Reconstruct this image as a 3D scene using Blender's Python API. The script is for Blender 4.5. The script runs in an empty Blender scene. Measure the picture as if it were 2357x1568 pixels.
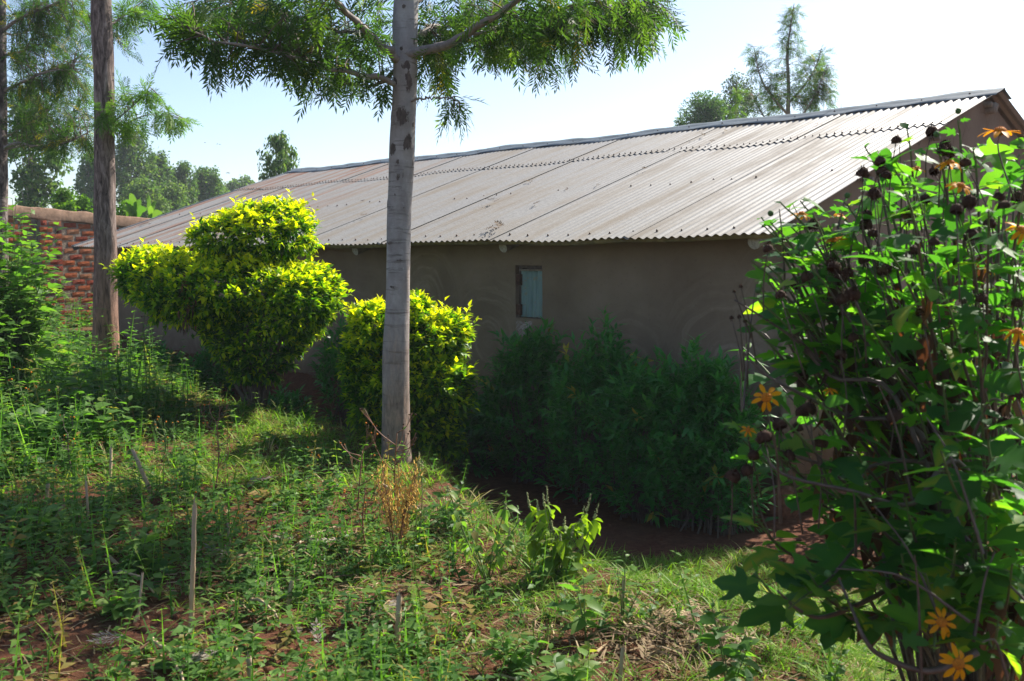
import bpy, math, random
import numpy as np
from mathutils import Vector, Matrix
from mathutils.geometry import tessellate_polygon
random.seed(7)
RNG = np.random.default_rng(7)
R = math.radians
SC = bpy.context.scene
COL = SC.collection

# ------------------------------------------------------------------ camera, sky, sun, exposure
EYE = 1.7
PITCH = R(4.82)
FPX, CX, CY = 2357 * 35 / 36, 1178.5, 784.0
cam_d = bpy.data.cameras.new('camera')
cam_d.lens = 35; cam_d.sensor_width = 36
cam_d.clip_start = 0.05; cam_d.clip_end = 3000
cam_d.dof.use_dof = True; cam_d.dof.focus_distance = 8.0; cam_d.dof.aperture_fstop = 5.0
cam = bpy.data.objects.new('camera', cam_d)
cam.location = (0, 0, EYE); cam.rotation_euler = (R(90) - PITCH, 0, 0)
COL.objects.link(cam); SC.camera = cam

SUN_AZ, SUN_EL = R(45), R(41.5)
world = bpy.data.worlds.new('World'); SC.world = world; world.use_nodes = True
wn = world.node_tree; bg = wn.nodes['Background']
sky = wn.nodes.new('ShaderNodeTexSky'); sky.sky_type = 'NISHITA'; sky.sun_disc = False
sky.sun_elevation = SUN_EL; sky.sun_rotation = SUN_AZ
sky.air_density = 1.0; sky.dust_density = 3.5; sky.ozone_density = 1.0; sky.altitude = 1500
wn.links.new(sky.outputs[0], bg.inputs[0]); bg.inputs[1].default_value = 0.09
sun_d = bpy.data.lights.new('sun', 'SUN'); sun_d.energy = 5.0; sun_d.angle = R(0.5); sun_d.color = (1, 0.93, 0.82)
sun = bpy.data.objects.new('sun', sun_d); COL.objects.link(sun)
SUNV = Vector((math.sin(SUN_AZ) * math.cos(SUN_EL), math.cos(SUN_AZ) * math.cos(SUN_EL), math.sin(SUN_EL)))
sun.rotation_euler = SUNV.to_track_quat('Z', 'Y').to_euler(); sun.location = SUNV * 60
SC.view_settings.view_transform = 'Standard'; SC.view_settings.look = 'None'
SC.view_settings.exposure = 1.2; SC.view_settings.gamma = 1.0; SC.view_settings.use_curve_mapping = False
SC.cycles.max_bounces = 8; SC.cycles.transparent_max_bounces = 8
SC.cycles.sample_clamp_indirect = 6.0

# ------------------------------------------------------------------ pixel -> place helpers (photo at 2357 px width)
cp, sp = math.cos(PITCH), math.sin(PITCH)
def ray(px, py):
    a = (px - CX) / FPX; b = (CY - py) / FPX
    return np.array([a, cp + b * sp, -sp + b * cp])
def at(px, py, d):
    r = ray(px, py); r = r / r[1] * d
    return np.array([r[0], r[1], r[2] + EYE])
def mper(d): return d / FPX

# ------------------------------------------------------------------ building frame
U = np.array([-0.7015, 0.7127, 0.0]); U /= np.linalg.norm(U)      # along the front wall, away
G = np.array([-U[1] * -1, -U[0], 0.0])                             # from front eave towards ridge
E0 = at(1785, 540, 7.5)                                            # near eave corner
rr = ray(2305, 214)
k_ = rr[0] / rr[1]
HALF = (k_ * E0[1] - E0[0]) / (G[0] - k_ * G[1])
dR = E0[1] + HALF * G[1]
RIDGE0 = at(2305, 214, dR)
RISE = RIDGE0[2] - E0[2]
ROOF_L = 13.55
GOFF, UOFF = 0.55, 0.15
W0 = E0 + GOFF * G + UOFF * U; W0[2] = 0.0                         # near wall corner
WALL_L = ROOF_L - 2 * UOFF
NF = -G                                                            # front wall normal

# ------------------------------------------------------------------ ground height
def sstep(a, b, x):
    t = np.clip((x - a) / (b - a), 0, 1); return t * t * (3 - 2 * t)
_w = np.random.default_rng(3)
_dirs = _w.normal(size=(24, 2)); _dirs /= np.linalg.norm(_dirs, axis=1)[:, None]
_ph = _w.uniform(0, 6.28, 24)
def wav(x, y, f0, n0=0, n=6):
    s = 0
    for i in range(n0, n0 + n):
        f = f0 * (1 + 0.37 * (i - n0))
        s = s + np.sin((_dirs[i, 0] * x + _dirs[i, 1] * y) * f + _ph[i]) / (1 + 0.3 * (i - n0))
    return s / n * 1.6
def uv_of(x, y):
    dx, dy = x - W0[0], y - W0[1]
    return dx * U[0] + dy * U[1], dx * NF[0] + dy * NF[1]
def gz(x, y, fine=True):
    x = np.asarray(x, float); y = np.asarray(y, float)
    u, v = uv_of(x, y)
    terr = -0.42 + 0.03 * np.clip(u, -3, 14)
    wb = np.interp(u, [-3, 0, 5, 7, 13, 20], [-0.40, -0.34, 0.10, 0.17, 0.28, 0.35])
    bt = 0.03 + 0.05 * np.clip(u, -6, 12) + 0.03 * wav(x, y, 1.1, 0, 5) - .07 * sstep(2.2, -.4, u)
    near = sstep(-3.0, -1.2, u)
    a = 1.72 + 0.72 * sstep(2.3, 0.0, u) - 0.35 * sstep(-.6, -1.6, u) + 0.15 * wav(x, y, 1.7, 5, 4); b = a + 0.55 + 1.6 * (1 - near)
    z = np.where(v < 0, wb, 0)
    zp = wb + (terr - wb) * sstep(0.0, 0.55, v)
    z = np.where(v >= 0, zp, z)
    t = sstep(0, 1, (v - a) / (b - a))
    z = z + (bt - z) * t
    # right of the gable: the swept path level
    z = np.where((u < 0) & (v < 1.0), -0.40 + 0.02 * np.clip(-u, 0, 6), z)
    far = sstep(14.5, 18.5, y)
    z = z * (1 - far) + (0.3 + 0.0 * y) * far
    lf = sstep(11.5, 13.5, u) * sstep(-14, -12, -abs(v))
    z = z * (1 - lf) + (0.42) * lf
    if fine:
        hill = sstep(1.9, 2.6, v)
        z = z + (0.012 + 0.022 * hill) * wav(x, y, 7.0, 8, 8) + (0.006 + 0.008 * hill) * wav(x, y, 23.0, 14, 8)
    return z
def gpt(px, py):
    r = ray(px, py); r = r / r[1]
    d = 1.5
    while d < 60:
        p = r * d
        if p[2] + EYE < float(gz(p[0], p[1])): break
        d += 0.02
    return np.array([p[0], p[1], float(gz(p[0], p[1]))])
def gat(px, d):
    x = (px - CX) / FPX * d
    return np.array([x, d, float(gz(x, d))])

# ------------------------------------------------------------------ object helpers
def nrm(v):
    v = np.asarray(v, float); n = np.linalg.norm(v, axis=-1, keepdims=True); return v / np.maximum(n, 1e-9)
class MB:
    def __init__(s): s.V = []; s.F = []; s.T = []; s.M = []; s.n = 0; s.UV = []
    def add(s, v, f, t=0.5, m=0):
        v = np.asarray(v, float).reshape(-1, 3); f = np.asarray(f, int).reshape(-1, 3)
        s.V.append(v); s.F.append(f + s.n); s.n += len(v)
        s.T.append(np.broadcast_to(np.asarray(t, float), (len(v),)).copy())
        s.M.append(np.full(len(f), m, int)); return s
    def ntri(s): return sum(len(f) for f in s.F)
    def mesh(s, name, mats, smooth=True, origin=None, uv=None):
        me = bpy.data.meshes.new(name)
        V = np.concatenate(s.V) if s.V else np.zeros((0, 3)); F = np.concatenate(s.F) if s.F else np.zeros((0, 3), int)
        if origin is not None: V = V - np.asarray(origin)
        me.vertices.add(len(V)); me.vertices.foreach_set('co', V.ravel().astype(np.float32))
        me.loops.add(F.size); me.loops.foreach_set('vertex_index', F.ravel().astype(np.int32))
        me.polygons.add(len(F)); me.polygons.foreach_set('loop_start', np.arange(0, F.size, 3, dtype=np.int32))
        me.polygons.foreach_set('material_index', np.concatenate(s.M).astype(np.int32) if s.M else [])
        me.polygons.foreach_set('use_smooth', np.full(len(F), smooth))
        me.update(calc_edges=True)
        at_ = me.attributes.new('tint', 'FLOAT', 'POINT')
        at_.data.foreach_set('value', np.concatenate(s.T).astype(np.float32))
        if uv is not None:
            ul = me.uv_layers.new(name='UVMap')
            ul.data.foreach_set('uv', np.asarray(uv)[F.ravel()].ravel().astype(np.float32))
        for m in (mats if isinstance(mats, (list, tuple)) else [mats]): me.materials.append(m)
        return me
    def build(s, name, mats, parent=None, smooth=True, origin=None, uv=None):
        if origin is None and parent is not None: origin = np.array(parent.matrix_world.translation) if parent.parent is None else wloc(parent)
        if origin is None: origin = (0, 0, 0)
        me = s.mesh(name, mats, smooth, origin, uv)
        o = bpy.data.objects.new(name, me); COL.objects.link(o)
        if parent is not None:
            o.parent = parent
        else:
            o.location = origin
        return o
def wloc(o):
    p = np.zeros(3)
    while o is not None: p = p + np.array(o.location); o = o.parent
    return p
def tag(o, label=None, cat=None, group=None, kind=None):
    if label: o['label'] = label
    if cat: o['category'] = cat
    if group: o['group'] = group
    if kind: o['kind'] = kind
    return o
def empty(name, loc, label=None, cat=None, group=None):
    o = bpy.data.objects.new(name, None); o.empty_display_size = 0.1
    o.location = [float(c) for c in loc]; COL.objects.link(o)
    bpy.context.view_layer.update() if False else None
    o.matrix_world.translation = o.location
    return tag(o, label, cat, group)
STUFF = {'crown', 'foliage', 'twig', 'stem', 'young_stem', 'flower_head', 'flower_stalk', 'seed_spike', 'dead_sprig', 'splinter', 'husk', 'frond'}
def part(name, mb, mats, parent, smooth=True, uv=None):
    o = mb.build(name, mats, parent, smooth, origin=wloc(parent), uv=uv)
    if name in STUFF: o['kind'] = 'stuff'
    return o
def inst_obj(name, me, parent, M):
    o = bpy.data.objects.new(name, me); COL.objects.link(o); o.parent = parent
    M = Matrix(M); 
    if parent is not None:
        w = wloc(parent); M = Matrix.Translation(Vector([-c for c in w])) @ M
    o.matrix_local = M
    return o
def box(mb, o, ax, ay, az, t=0.5, m=0):
    """box from corner o with edge vectors"""
    o, ax, ay, az = map(lambda q: np.asarray(q, float), (o, ax, ay, az))
    v = [o, o + ax, o + ax + ay, o + ay, o + az, o + ax + az, o + ax + ay + az, o + ay + az]
    f = [(0, 2, 1), (0, 3, 2), (4, 5, 6), (4, 6, 7), (0, 1, 5), (0, 5, 4), (1, 2, 6), (1, 6, 5), (2, 3, 7), (2, 7, 6), (3, 0, 4), (3, 4, 7)]
    if np.dot(np.cross(ax, ay), az) < 0: f = [(a, c, b) for a, b, c in f]
    mb.add(v, f, t, m)
def smooth_path(P, n):
    P = np.asarray(P, float)
    if len(P) == 2: P = np.array([P[0], P[0] * .67 + P[1] * .33, P[0] * .33 + P[1] * .67, P[1]])
    Q = np.vstack([2 * P[0] - P[1], P, 2 * P[-1] - P[-2]])
    out = []
    for t in np.linspace(0, len(P) - 1, n):
        i = min(int(t), len(P) - 2); f = t - i
        a, b, c, d = Q[i:i + 4]
        out.append(0.5 * ((2 * b) + (c - a) * f + (2 * a - 5 * b + 4 * c - d) * f * f + (3 * b - 3 * c + d - a) * f ** 3))
    return np.array(out)
def tube(mb, P, rad, sides=6, t=0.5, m=0, cap=True):
    P = np.asarray(P, float); n = len(P)
    rad = np.broadcast_to(np.asarray(rad, float), (n,)) if np.ndim(rad) == 0 or len(np.atleast_1d(rad)) == n else np.interp(np.linspace(0, 1, n), np.linspace(0, 1, len(rad)), rad)
    T = nrm(np.gradient(P, axis=0))
    ref = np.array([0, 0, 1.0]) if abs(T[0][2]) < 0.9 else np.array([1.0, 0, 0])
    A = nrm(np.cross(T, ref)); B = np.cross(T, A)
    ang = np.linspace(0, 2 * np.pi, sides, endpoint=False)
    V = P[:, None, :] + rad[:, None, None] * (np.cos(ang)[None, :, None] * A[:, None, :] + np.sin(ang)[None, :, None] * B[:, None, :])
    V = V.reshape(-1, 3)
    i, j = np.meshgrid(np.arange(n - 1), np.arange(sides), indexing='ij')
    a = i * sides + j; b = i * sides + (j + 1) % sides; c = a + sides; d = b + sides
    F = np.concatenate([np.stack([a, c, b], -1).reshape(-1, 3), np.stack([b, c, d], -1).reshape(-1, 3)])
    if cap:
        k = len(V); V = np.vstack([V, P[0], P[-1]])
        F = np.vstack([F, [(k, q, (q + 1) % sides) for q in range(sides)], [(k + 1, (n - 1) * sides + (q + 1) % sides, (n - 1) * sides + q) for q in range(sides)]])
    tt = t if np.ndim(t) == 0 else np.concatenate([np.repeat(t, sides), [t[0], t[-1]] if cap else []])
    mb.add(V, F, tt, m)
def frames(d, roll=None, up=None):
    """(N,3,3) matrices, columns side, forward d, normal"""
    d = nrm(d); N = len(d)
    upv = np.array([0, 0, 1.0]) if up is None else up
    s = np.cross(d, np.broadcast_to(upv, d.shape)); bad = np.linalg.norm(s, axis=1) < 1e-3
    s[bad] = [1, 0, 0]; s = nrm(s); n = np.cross(s, d)
    if roll is not None:
        c, q = np.cos(roll)[:, None], np.sin(roll)[:, None]
        s, n = s * c + n * q, n * c - s * q
    return np.stack([s, d, n], -1)
def instance(mb, tmpl, pos, fr, scale, tint, m=0):
    tv, tf = tmpl; pos = np.asarray(pos); N = len(pos)
    if N == 0: return
    sc = np.broadcast_to(np.asarray(scale, float), (N,))
    V = np.einsum('nij,vj->nvi', fr, tv) * sc[:, None, None] + pos[:, None, :]
    F = tf[None, :, :] + (np.arange(N) * len(tv))[:, None, None]
    tint = np.asarray(tint, float)
    T = np.repeat(np.broadcast_to(tint, (N,)), len(tv)) if tint.ndim < 2 else tint.reshape(-1)
    mb.add(V.reshape(-1, 3), F.reshape(-1, 3), T, m)
def rdir(n, up=0.0, rng=None):
    d = (rng or RNG).normal(size=(n, 3)); d = nrm(d); d[:, 2] += up; return nrm(d)

# ------------------------------------------------------------------ leaf templates (y forward, unit length)
def L_tiny(w=0.22, fold=0.08, droop=0.1):
    v = np.array([[0, 0, 0], [-w, .42, fold], [0, .45, 0], [w, .42, fold], [0, 1, -droop]])
    return v, np.array([[0, 2, 1], [1, 2, 4], [0, 3, 2], [2, 3, 4]])
def L_mid(w=0.2, fold=0.06, droop=0.25, w2=0.75):
    z = lambda y: -droop * y * y
    v = np.array([[0, 0, 0], [-w, .3, z(.3) + fold], [0, .3, z(.3)], [w, .3, z(.3) + fold], [-w * w2, .65, z(.65) + fold], [0, .65, z(.65)], [w * w2, .65, z(.65) + fold], [0, 1, z(1)]])
    return v, np.array([[0, 2, 1], [1, 2, 5], [1, 5, 4], [4, 5, 7], [0, 3, 2], [2, 3, 5], [3, 6, 5], [5, 6, 7]])
def L_blade(w=0.03, bend=0.5, n=3):
    v = []; f = []
    for i in range(n):
        t = i / n; a = bend * t
        y = math.sin(a * 1.2) / max(bend * 1.2, .01); z = math.cos(a * 1.0) - 1
        ww = w * (1 - t * .6)
        v += [[-ww, t, -bend * t * t], [ww, t, -bend * t * t]]
    v.append([0, 1, -bend])
    for i in range(n - 1):
        a = i * 2; f += [(a, a + 1, a + 3), (a, a + 3, a + 2)]
    f.append((2 * n - 2, 2 * n - 1, 2 * n))
    return np.array(v), np.array(f)
def L_frond(n=8, spread=0.34, w=0.024, droop=0.25, seed=0):
    rg = np.random.default_rng(seed); v = []; f = []
    z = lambda y: -droop * y * y
    def quad(p, q, wd, tw=0):
        p, q = np.array(p), np.array(q); d = q - p; s = np.array([-d[1], d[0], 0]); s = s / np.linalg.norm(s) * wd
        m = p + d * .45; k = len(v); v.extend([p, m - s, m + s, q]); f.extend([(k, k + 1, k + 2), (k + 1, k + 3, k + 2)])
    for i in range(n):
        y = .14 + .74 * i / n
        ln = spread * (1 - .45 * abs(i / n - .4) / .6) * rg.uniform(.85, 1.12)
        for s in (-1, 1):
            yy = y + rg.uniform(-.02, .02); a = rg.uniform(.62, .85)
            dz = rg.uniform(-.05, .09)
            p = (0, yy, z(yy)); q = (s * ln * math.sin(a), yy + ln * math.cos(a), z(yy + ln * .6) + dz)
            quad(p, q, w)
    quad((0, 0, 0), (0, .9, z(.9)), .008); quad((0, .84, z(.84)), (0, 1.08, z(1.08)), w)
    return np.array(v), np.array(f)
def L_lobed(lobes=5, droop=0.3, cup=0.25, seed=0):
    rg = np.random.default_rng(seed); j = lambda a: a + rg.uniform(-.025, .025)
    if lobes == 1: half = [(.05, .04), (.16, .15), (.25, .3), (.27, .45), (.22, .62), (.13, .8)]
    elif lobes == 3: half = [(.05, .06), (.14, .16), (.32, .30), (.44, .56), (.30, .50), (.19, .50), (.21, .66), (.15, .82)]
    else: half = [(.05, .08), (.24, .10), (.48, .20), (.30, .28), (.26, .34), (.44, .48), (.52, .70), (.34, .60), (.20, .56), (.23, .72), (.15, .86)]
    z = lambda x, y: -droop * y * y + cup * abs(x) * (1 - 1.4 * abs(x)) + rg.uniform(-.012, .012)
    ys = [0, .2, .4, .6, .8, 1.0]
    v = [[0, y, -droop * y * y] for y in ys]; out = []
    for s in (-1, 1):
        idx = []
        for (x, y) in half:
            x, y = j(x) * s, j(y); idx.append(len(v)); v.append([x, y, z(x, y)])
        ring = [0] + idx + [5, 4, 3, 2, 1]
        for tri in tessellate_polygon([[Vector((v[q][0], v[q][1], 0)) for q in ring]]):
            a, b, c = (ring[q] for q in tri)
            A, B, C = (np.array(v[q]) for q in (a, b, c))
            out.append((a, b, c) if np.cross(B - A, C - A)[2] > 0 else (a, c, b))
    return np.array(v), np.array(out)
# ------------------------------------------------------------------ materials
class NT:
    def __init__(s, name):
        s.m = bpy.data.materials.new(name); s.m.use_nodes = True; s.t = s.m.node_tree; s.t.nodes.clear()
        s.out = s.t.nodes.new('ShaderNodeOutputMaterial')
    def n(s, ty, ins=None, **kw):
        nd = s.t.nodes.new('ShaderNode' + ty)
        for k, v in kw.items(): setattr(nd, k, v)
        for k, v in (ins or {}).items(): s.set(nd, k, v)
        return nd
    def set(s, nd, k, v):
        sock = nd.inputs[k]
        if hasattr(v, 'is_linked') or isinstance(v, bpy.types.NodeSocket): s.t.links.new(v, sock)
        elif isinstance(v, bpy.types.Node): s.t.links.new(v.outputs[0], sock)
        else:
            if isinstance(v, (tuple, list)) and len(v) == 3 and sock.type == 'RGBA': v = (*v, 1)
            sock.default_value = v
    def ramp(s, fac, stops):
        r = s.n('ValToRGB', {'Fac': fac}); e = r.color_ramp.elements
        while len(e) > 1: e.remove(e[-1])
        e[0].position, e[0].color = stops[0][0], (*stops[0][1], 1)
        for p, c in stops[1:]:
            q = e.new(p); q.color = (*c, 1)
        return r.outputs[0]
    def fr(s, fac, a, b):
        return s.n('MapRange', {'Value': fac, 'From Min': a, 'From Max': b}, clamp=True).outputs[0]
    def mix(s, fac, a, b, mode='MIX'):
        nd = s.n('Mix', data_type='RGBA', blend_type=mode)
        s.set(nd, 0, fac); s.set(nd, 6, a); s.set(nd, 7, b); return nd.outputs[2]
    def math(s, op, a, b=0.0):
        return s.n('Math', {0: a, 1: b}, operation=op).outputs[0]
    def noise(s, vec, scale, detail=4, rough=.55, dist=0.0):
        nd = s.n('TexNoise', {'Scale': scale, 'Detail': detail, 'Roughness': rough, 'Distortion': dist})
        if vec is not None: s.set(nd, 'Vector', vec)
        return nd.outputs[0]
    def mapping(s, vec, scale=(1, 1, 1), rot=(0, 0, 0), loc=(0, 0, 0)):
        return s.n('Mapping', {'Vector': vec, 'Scale': scale, 'Rotation': rot, 'Location': loc}).outputs[0]
    def pos(s): return s.n('NewGeometry').outputs['Position']
    def obj(s): return s.n('TexCoord').outputs['Object']
    def uvc(s): return s.n('TexCoord').outputs['UV']
    def tint(s): return s.n('Attribute', attribute_name='tint').outputs['Fac']
    def bsdf(s, col, rough=.8, spec=.3, bump=None, bstr=.3, bdist=.01, metal=0.0):
        b = s.n('BsdfPrincipled', {'Base Color': col, 'Roughness': rough, 'Specular IOR Level': spec, 'Metallic': metal})
        if bump is not None:
            bn = s.n('Bump', {'Height': bump, 'Strength': bstr, 'Distance': bdist}); s.set(b, 'Normal', bn.outputs[0])
        return b
    def fin(s, sh): s.t.links.new(sh.outputs[0], s.out.inputs[0]); return s.m

def leaf_mat(name, stops, trans=(1.5, 1.7, 0.5), tf=0.45, rough=0.5, spec=0.14, back=None):
    k = NT(name); t = k.tint()
    nz = k.noise(k.pos(), 9.0, 3)
    col = k.ramp(k.math('ADD', t, k.math('MULTIPLY', k.math('SUBTRACT', nz, .5), .22)), stops)
    tc = k.mix(1.0, col, trans, 'MULTIPLY')
    p = k.bsdf(col, rough, spec); tr = k.n('BsdfTranslucent', {'Color': tc})
    mx = k.n('MixShader', {0: tf, 1: p, 2: tr})
    return k.fin(mx)
def plain(name, col, rough=.8, spec=.25, var=.35, scale=12.0, bstr=.4, bdist=.004, metal=0.0):
    k = NT(name); c = k.obj(); nz = k.noise(c, scale, 6, .65)
    lo = tuple(q * (1 - var) for q in col); hi = tuple(min(1, q * (1 + var)) for q in col)
    cc = k.ramp(nz, [(.3, lo), (.7, hi)])
    return k.fin(k.bsdf(cc, rough, spec, nz, bstr, bdist, metal))

M = {}
# foliage (hedge and grass albedo raised to make up for dim light; translucent side brighter)
M['oak'] = leaf_mat('silky_oak_leaf', [(0, (.026, .062, .024)), (.5, (.055, .115, .030)), (.85, (.10, .17, .035)), (1, (.28, .22, .03))], tf=.55, rough=.5)
M['oak_bright'] = leaf_mat('young_silky_oak_leaf', [(0, (.05, .12, .03)), (.6, (.10, .20, .04)), (1, (.16, .24, .06))], tf=.5)
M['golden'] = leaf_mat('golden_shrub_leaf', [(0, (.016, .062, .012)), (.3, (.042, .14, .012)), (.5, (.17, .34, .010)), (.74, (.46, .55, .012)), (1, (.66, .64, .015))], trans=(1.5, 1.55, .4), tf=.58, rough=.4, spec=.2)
M['dark'] = leaf_mat('hedge_leaf', [(0, (.030, .14, .036)), (.5, (.055, .22, .050)), (.9, (.10, .27, .07)), (.97, (.30, .24, .05)), (1, (.42, .33, .07))], tf=.42, rough=.36, spec=.35)
M['sunfl'] = leaf_mat('sunflower_bush_leaf', [(0, (.022, .075, .026)), (.5, (.042, .125, .034)), (.85, (.09, .20, .035)), (1, (.24, .25, .04))], trans=(2.4, 2.9, .5), tf=.56, rough=.5)
M['weed'] = leaf_mat('weed_leaf', [(0, (.045, .11, .03)), (.5, (.095, .19, .045)), (.8, (.16, .26, .06)), (.92, (.20, .19, .06)), (1, (.30, .20, .07))], trans=(1.6, 2.0, .5), tf=.5, rough=.45)
M['grass'] = leaf_mat('grass_blade', [(0, (.055, .14, .018)), (.55, (.16, .30, .03)), (.8, (.25, .36, .05)), (.9, (.38, .33, .16)), (1, (.45, .36, .2))], tf=.45, rough=.5)
M['lime'] = leaf_mat('lime_shrub_leaf', [(0, (.05, .12, .02)), (.5, (.10, .20, .025)), (1, (.22, .30, .03))], trans=(1.7, 1.8, .4), tf=.5)
M['euca'] = leaf_mat('eucalyptus_leaf', [(0, (.035, .085, .040)), (.5, (.075, .14, .055)), (1, (.17, .23, .08))], tf=.42, rough=.5)
M['olive'] = leaf_mat('olive_leaf', [(0, (.04, .07, .045)), (1, (.11, .14, .09))], tf=.3)
M['banana'] = leaf_mat('banana_leaf', [(0, (.06, .14, .03)), (1, (.15, .24, .06))], tf=.45)
M['dry'] = leaf_mat('dry_leaf', [(0, (.045, .026, .018)), (.5, (.10, .055, .032)), (1, (.24, .13, .06))], trans=(1.5, .9, .5), tf=.25, rough=.7)
M['pale_dry'] = leaf_mat('bleached_leaf', [(0, (.13, .105, .085)), (.5, (.24, .205, .175)), (1, (.46, .42, .37))], trans=(1, .9, .8), tf=.15, rough=.7)
M['straw'] = leaf_mat('straw', [(0, (.10, .06, .035)), (.5, (.24, .165, .09)), (1, (.46, .36, .22))], trans=(1, .9, .7), tf=.15, rough=.7)
M['petal'] = leaf_mat('orange_petal', [(0, (.74, .26, .004)), (1, (.90, .40, .008))], trans=(1.1, 1.0, .6), tf=.5, rough=.5)
M['disc'] = plain('flower_disc', (.48, .16, .012), .8, .2, .5, 260, .8, .004)
M['seed'] = plain('seed_head_brown', (.05, .026, .016), .9, .15, .6, 60, .6, .004)
M['bud'] = plain('green_bud', (.07, .14, .04), .7, .2, .3, 30)
M['stem_g'] = plain('green_stem', (.10, .15, .045), .6, .3, .3, 30)
M['stem_b'] = plain('brown_stem', (.095, .066, .05), .55, .45, .45, 25)
M['stem_r'] = plain('reddish_stem', (.20, .09, .05), .6, .35, .35, 30)
M['spike'] = plain('pale_seed_spike', (.36, .36, .17), .8, .2, .4, 200, .8, .004)
M['gold_dry'] = plain('golden_dry_flower', (.58, .36, .08), .8, .2, .4, 90)
M['maize'] = None

def mk_maize():
    k = NT('dry_maize_stalk'); c = k.obj()
    st = k.noise(k.mapping(c, (60, 60, 3)), 1.0, 4, .6)
    col = k.ramp(st, [(.25, (.24, .14, .07)), (.5, (.50, .31, .14)), (.75, (.62, .46, .28))])
    col = k.mix(k.tint(), col, (.30, .26, .22), 'MIX')
    return k.fin(k.bsdf(col, .6, .35, st, .35, .003))
M['maize'] = mk_maize()

def mk_bark_pale():
    k = NT('pale_smooth_bark'); c = k.obj(); t = k.tint()
    ring = k.noise(k.mapping(c, (3, 3, 26)), 1.3, 6, .65, .6)
    blot = k.noise(k.mapping(c, (5, 5, 3.2)), 1.6, 5, .6)
    base = k.ramp(blot, [(.3, (.20, .175, .168)), (.52, (.30, .275, .268)), (.72, (.40, .375, .365))])
    base = k.mix(k.math('MULTIPLY', k.fr(ring, .56, .66), .75), base, (.085, .068, .06))
    lich = k.fr(k.noise(c, 34, 3), .62, .72)
    base = k.mix(k.math('MULTIPLY', lich, .35), base, (.42, .44, .41))
    # lower trunk: rough brown bark
    z = k.n('SeparateXYZ', {0: c}).outputs[2]
    wob = k.math('ADD', z, k.math('MULTIPLY', k.math('SUBTRACT', k.noise(k.mapping(c, (8, 8, 3)), 1.0, 4), .5), 1.6))
    low = k.math('MULTIPLY', k.fr(wob, 1.5, 0.3), .9)
    rb = k.noise(k.mapping(c, (34, 34, 9)), 1.0, 6, .7, .4)
    rough = k.ramp(rb, [(.3, (.085, .055, .04)), (.5, (.20, .14, .105)), (.7, (.34, .22, .155))])
    base = k.mix(low, base, rough)
    scar = k.fr(k.math('ADD', t, k.math('MULTIPLY', k.math('SUBTRACT', k.noise(k.mapping(c, (20, 20, 9)), 1.0, 6, .75), .5), 2.6)), .50, .60)
    sc = k.ramp(k.noise(k.mapping(c, (40, 40, 14)), 1.0, 4, .7), [(.3, (.05, .04, .036)), (.6, (.13, .10, .09)), (.8, (.22, .165, .14))])
    base = k.mix(scar, base, sc)
    h = k.math('ADD', k.math('MULTIPLY', ring, .5), k.math('MULTIPLY', rb, low))
    h = k.math('SUBTRACT', h, k.math('MULTIPLY', scar, k.math('ADD', .25, rb)))
    return k.fin(k.bsdf(base, .72, .3, h, .55, .012))
M['bark_pale'] = mk_bark_pale()
def mk_bark_rough(name, cols, sc=(26, 26, 5)):
    k = NT(name); c = k.obj()
    rb = k.noise(k.mapping(c, sc), 1.0, 7, .72, .5)
    big = k.noise(k.mapping(c, (4, 4, 1.2)), 1.0, 3)
    col = k.ramp(rb, [(.36, cols[0]), (.5, cols[1]), (.66, cols[2])])
    z = k.n('SeparateXYZ', {0: c}).outputs[2]
    low = k.math('MULTIPLY', k.fr(k.math('ADD', z, k.math('MULTIPLY', big, 1.4)), 2.4, 0.9), k.fr(rb, .3, .6))
    col = k.mix(k.math('MULTIPLY', low, .8), col, cols[3])
    return k.fin(k.bsdf(col, .8, .25, rb, .9, .02))
M['bark_rough'] = mk_bark_rough('rough_ridged_bark', [(.035, .024, .02), (.15, .11, .095), (.33, .26, .23), (.33, .155, .085)])
M['bark_dark'] = mk_bark_rough('dark_bark', [(.03, .022, .02), (.12, .095, .085), (.30, .25, .23), (.2, .14, .1)], (12, 12, 6))
M['limb'] = plain('limb_bark', (.24, .205, .185), .75, .3, .4, 22, .5, .006)
M['twig'] = plain('twig_bark', (.12, .085, .065), .75, .3, .4, 30)

def mk_soil():
    k = NT('red_soil'); p = k.pos()
    a = k.noise(p, 1.4, 5, .6); b = k.noise(p, 16, 8, .75); c = k.noise(p, 90, 4, .7)
    col = k.ramp(b, [(.25, (.045, .019, .011)), (.5, (.115, .046, .026)), (.75, (.21, .095, .055))])
    col = k.mix(k.math('MULTIPLY', k.fr(a, .45, .7), .45), col, (.13, .075, .045))
    y = k.n('SeparateXYZ', {0: p}).outputs[1]
    col = k.mix(k.fr(y, 17, 21), col, k.ramp(b, [(.3, (.05, .09, .02)), (.7, (.12, .16, .04))]))
    h = k.math('ADD', b, k.math('MULTIPLY', c, .4))
    return k.fin(k.bsdf(col, .95, .1, h, .8, .03))
M['soil'] = mk_soil()
M['clod'] = plain('soil_clod', (.13, .055, .032), .95, .1, .45, 30, .8, .01)

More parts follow.
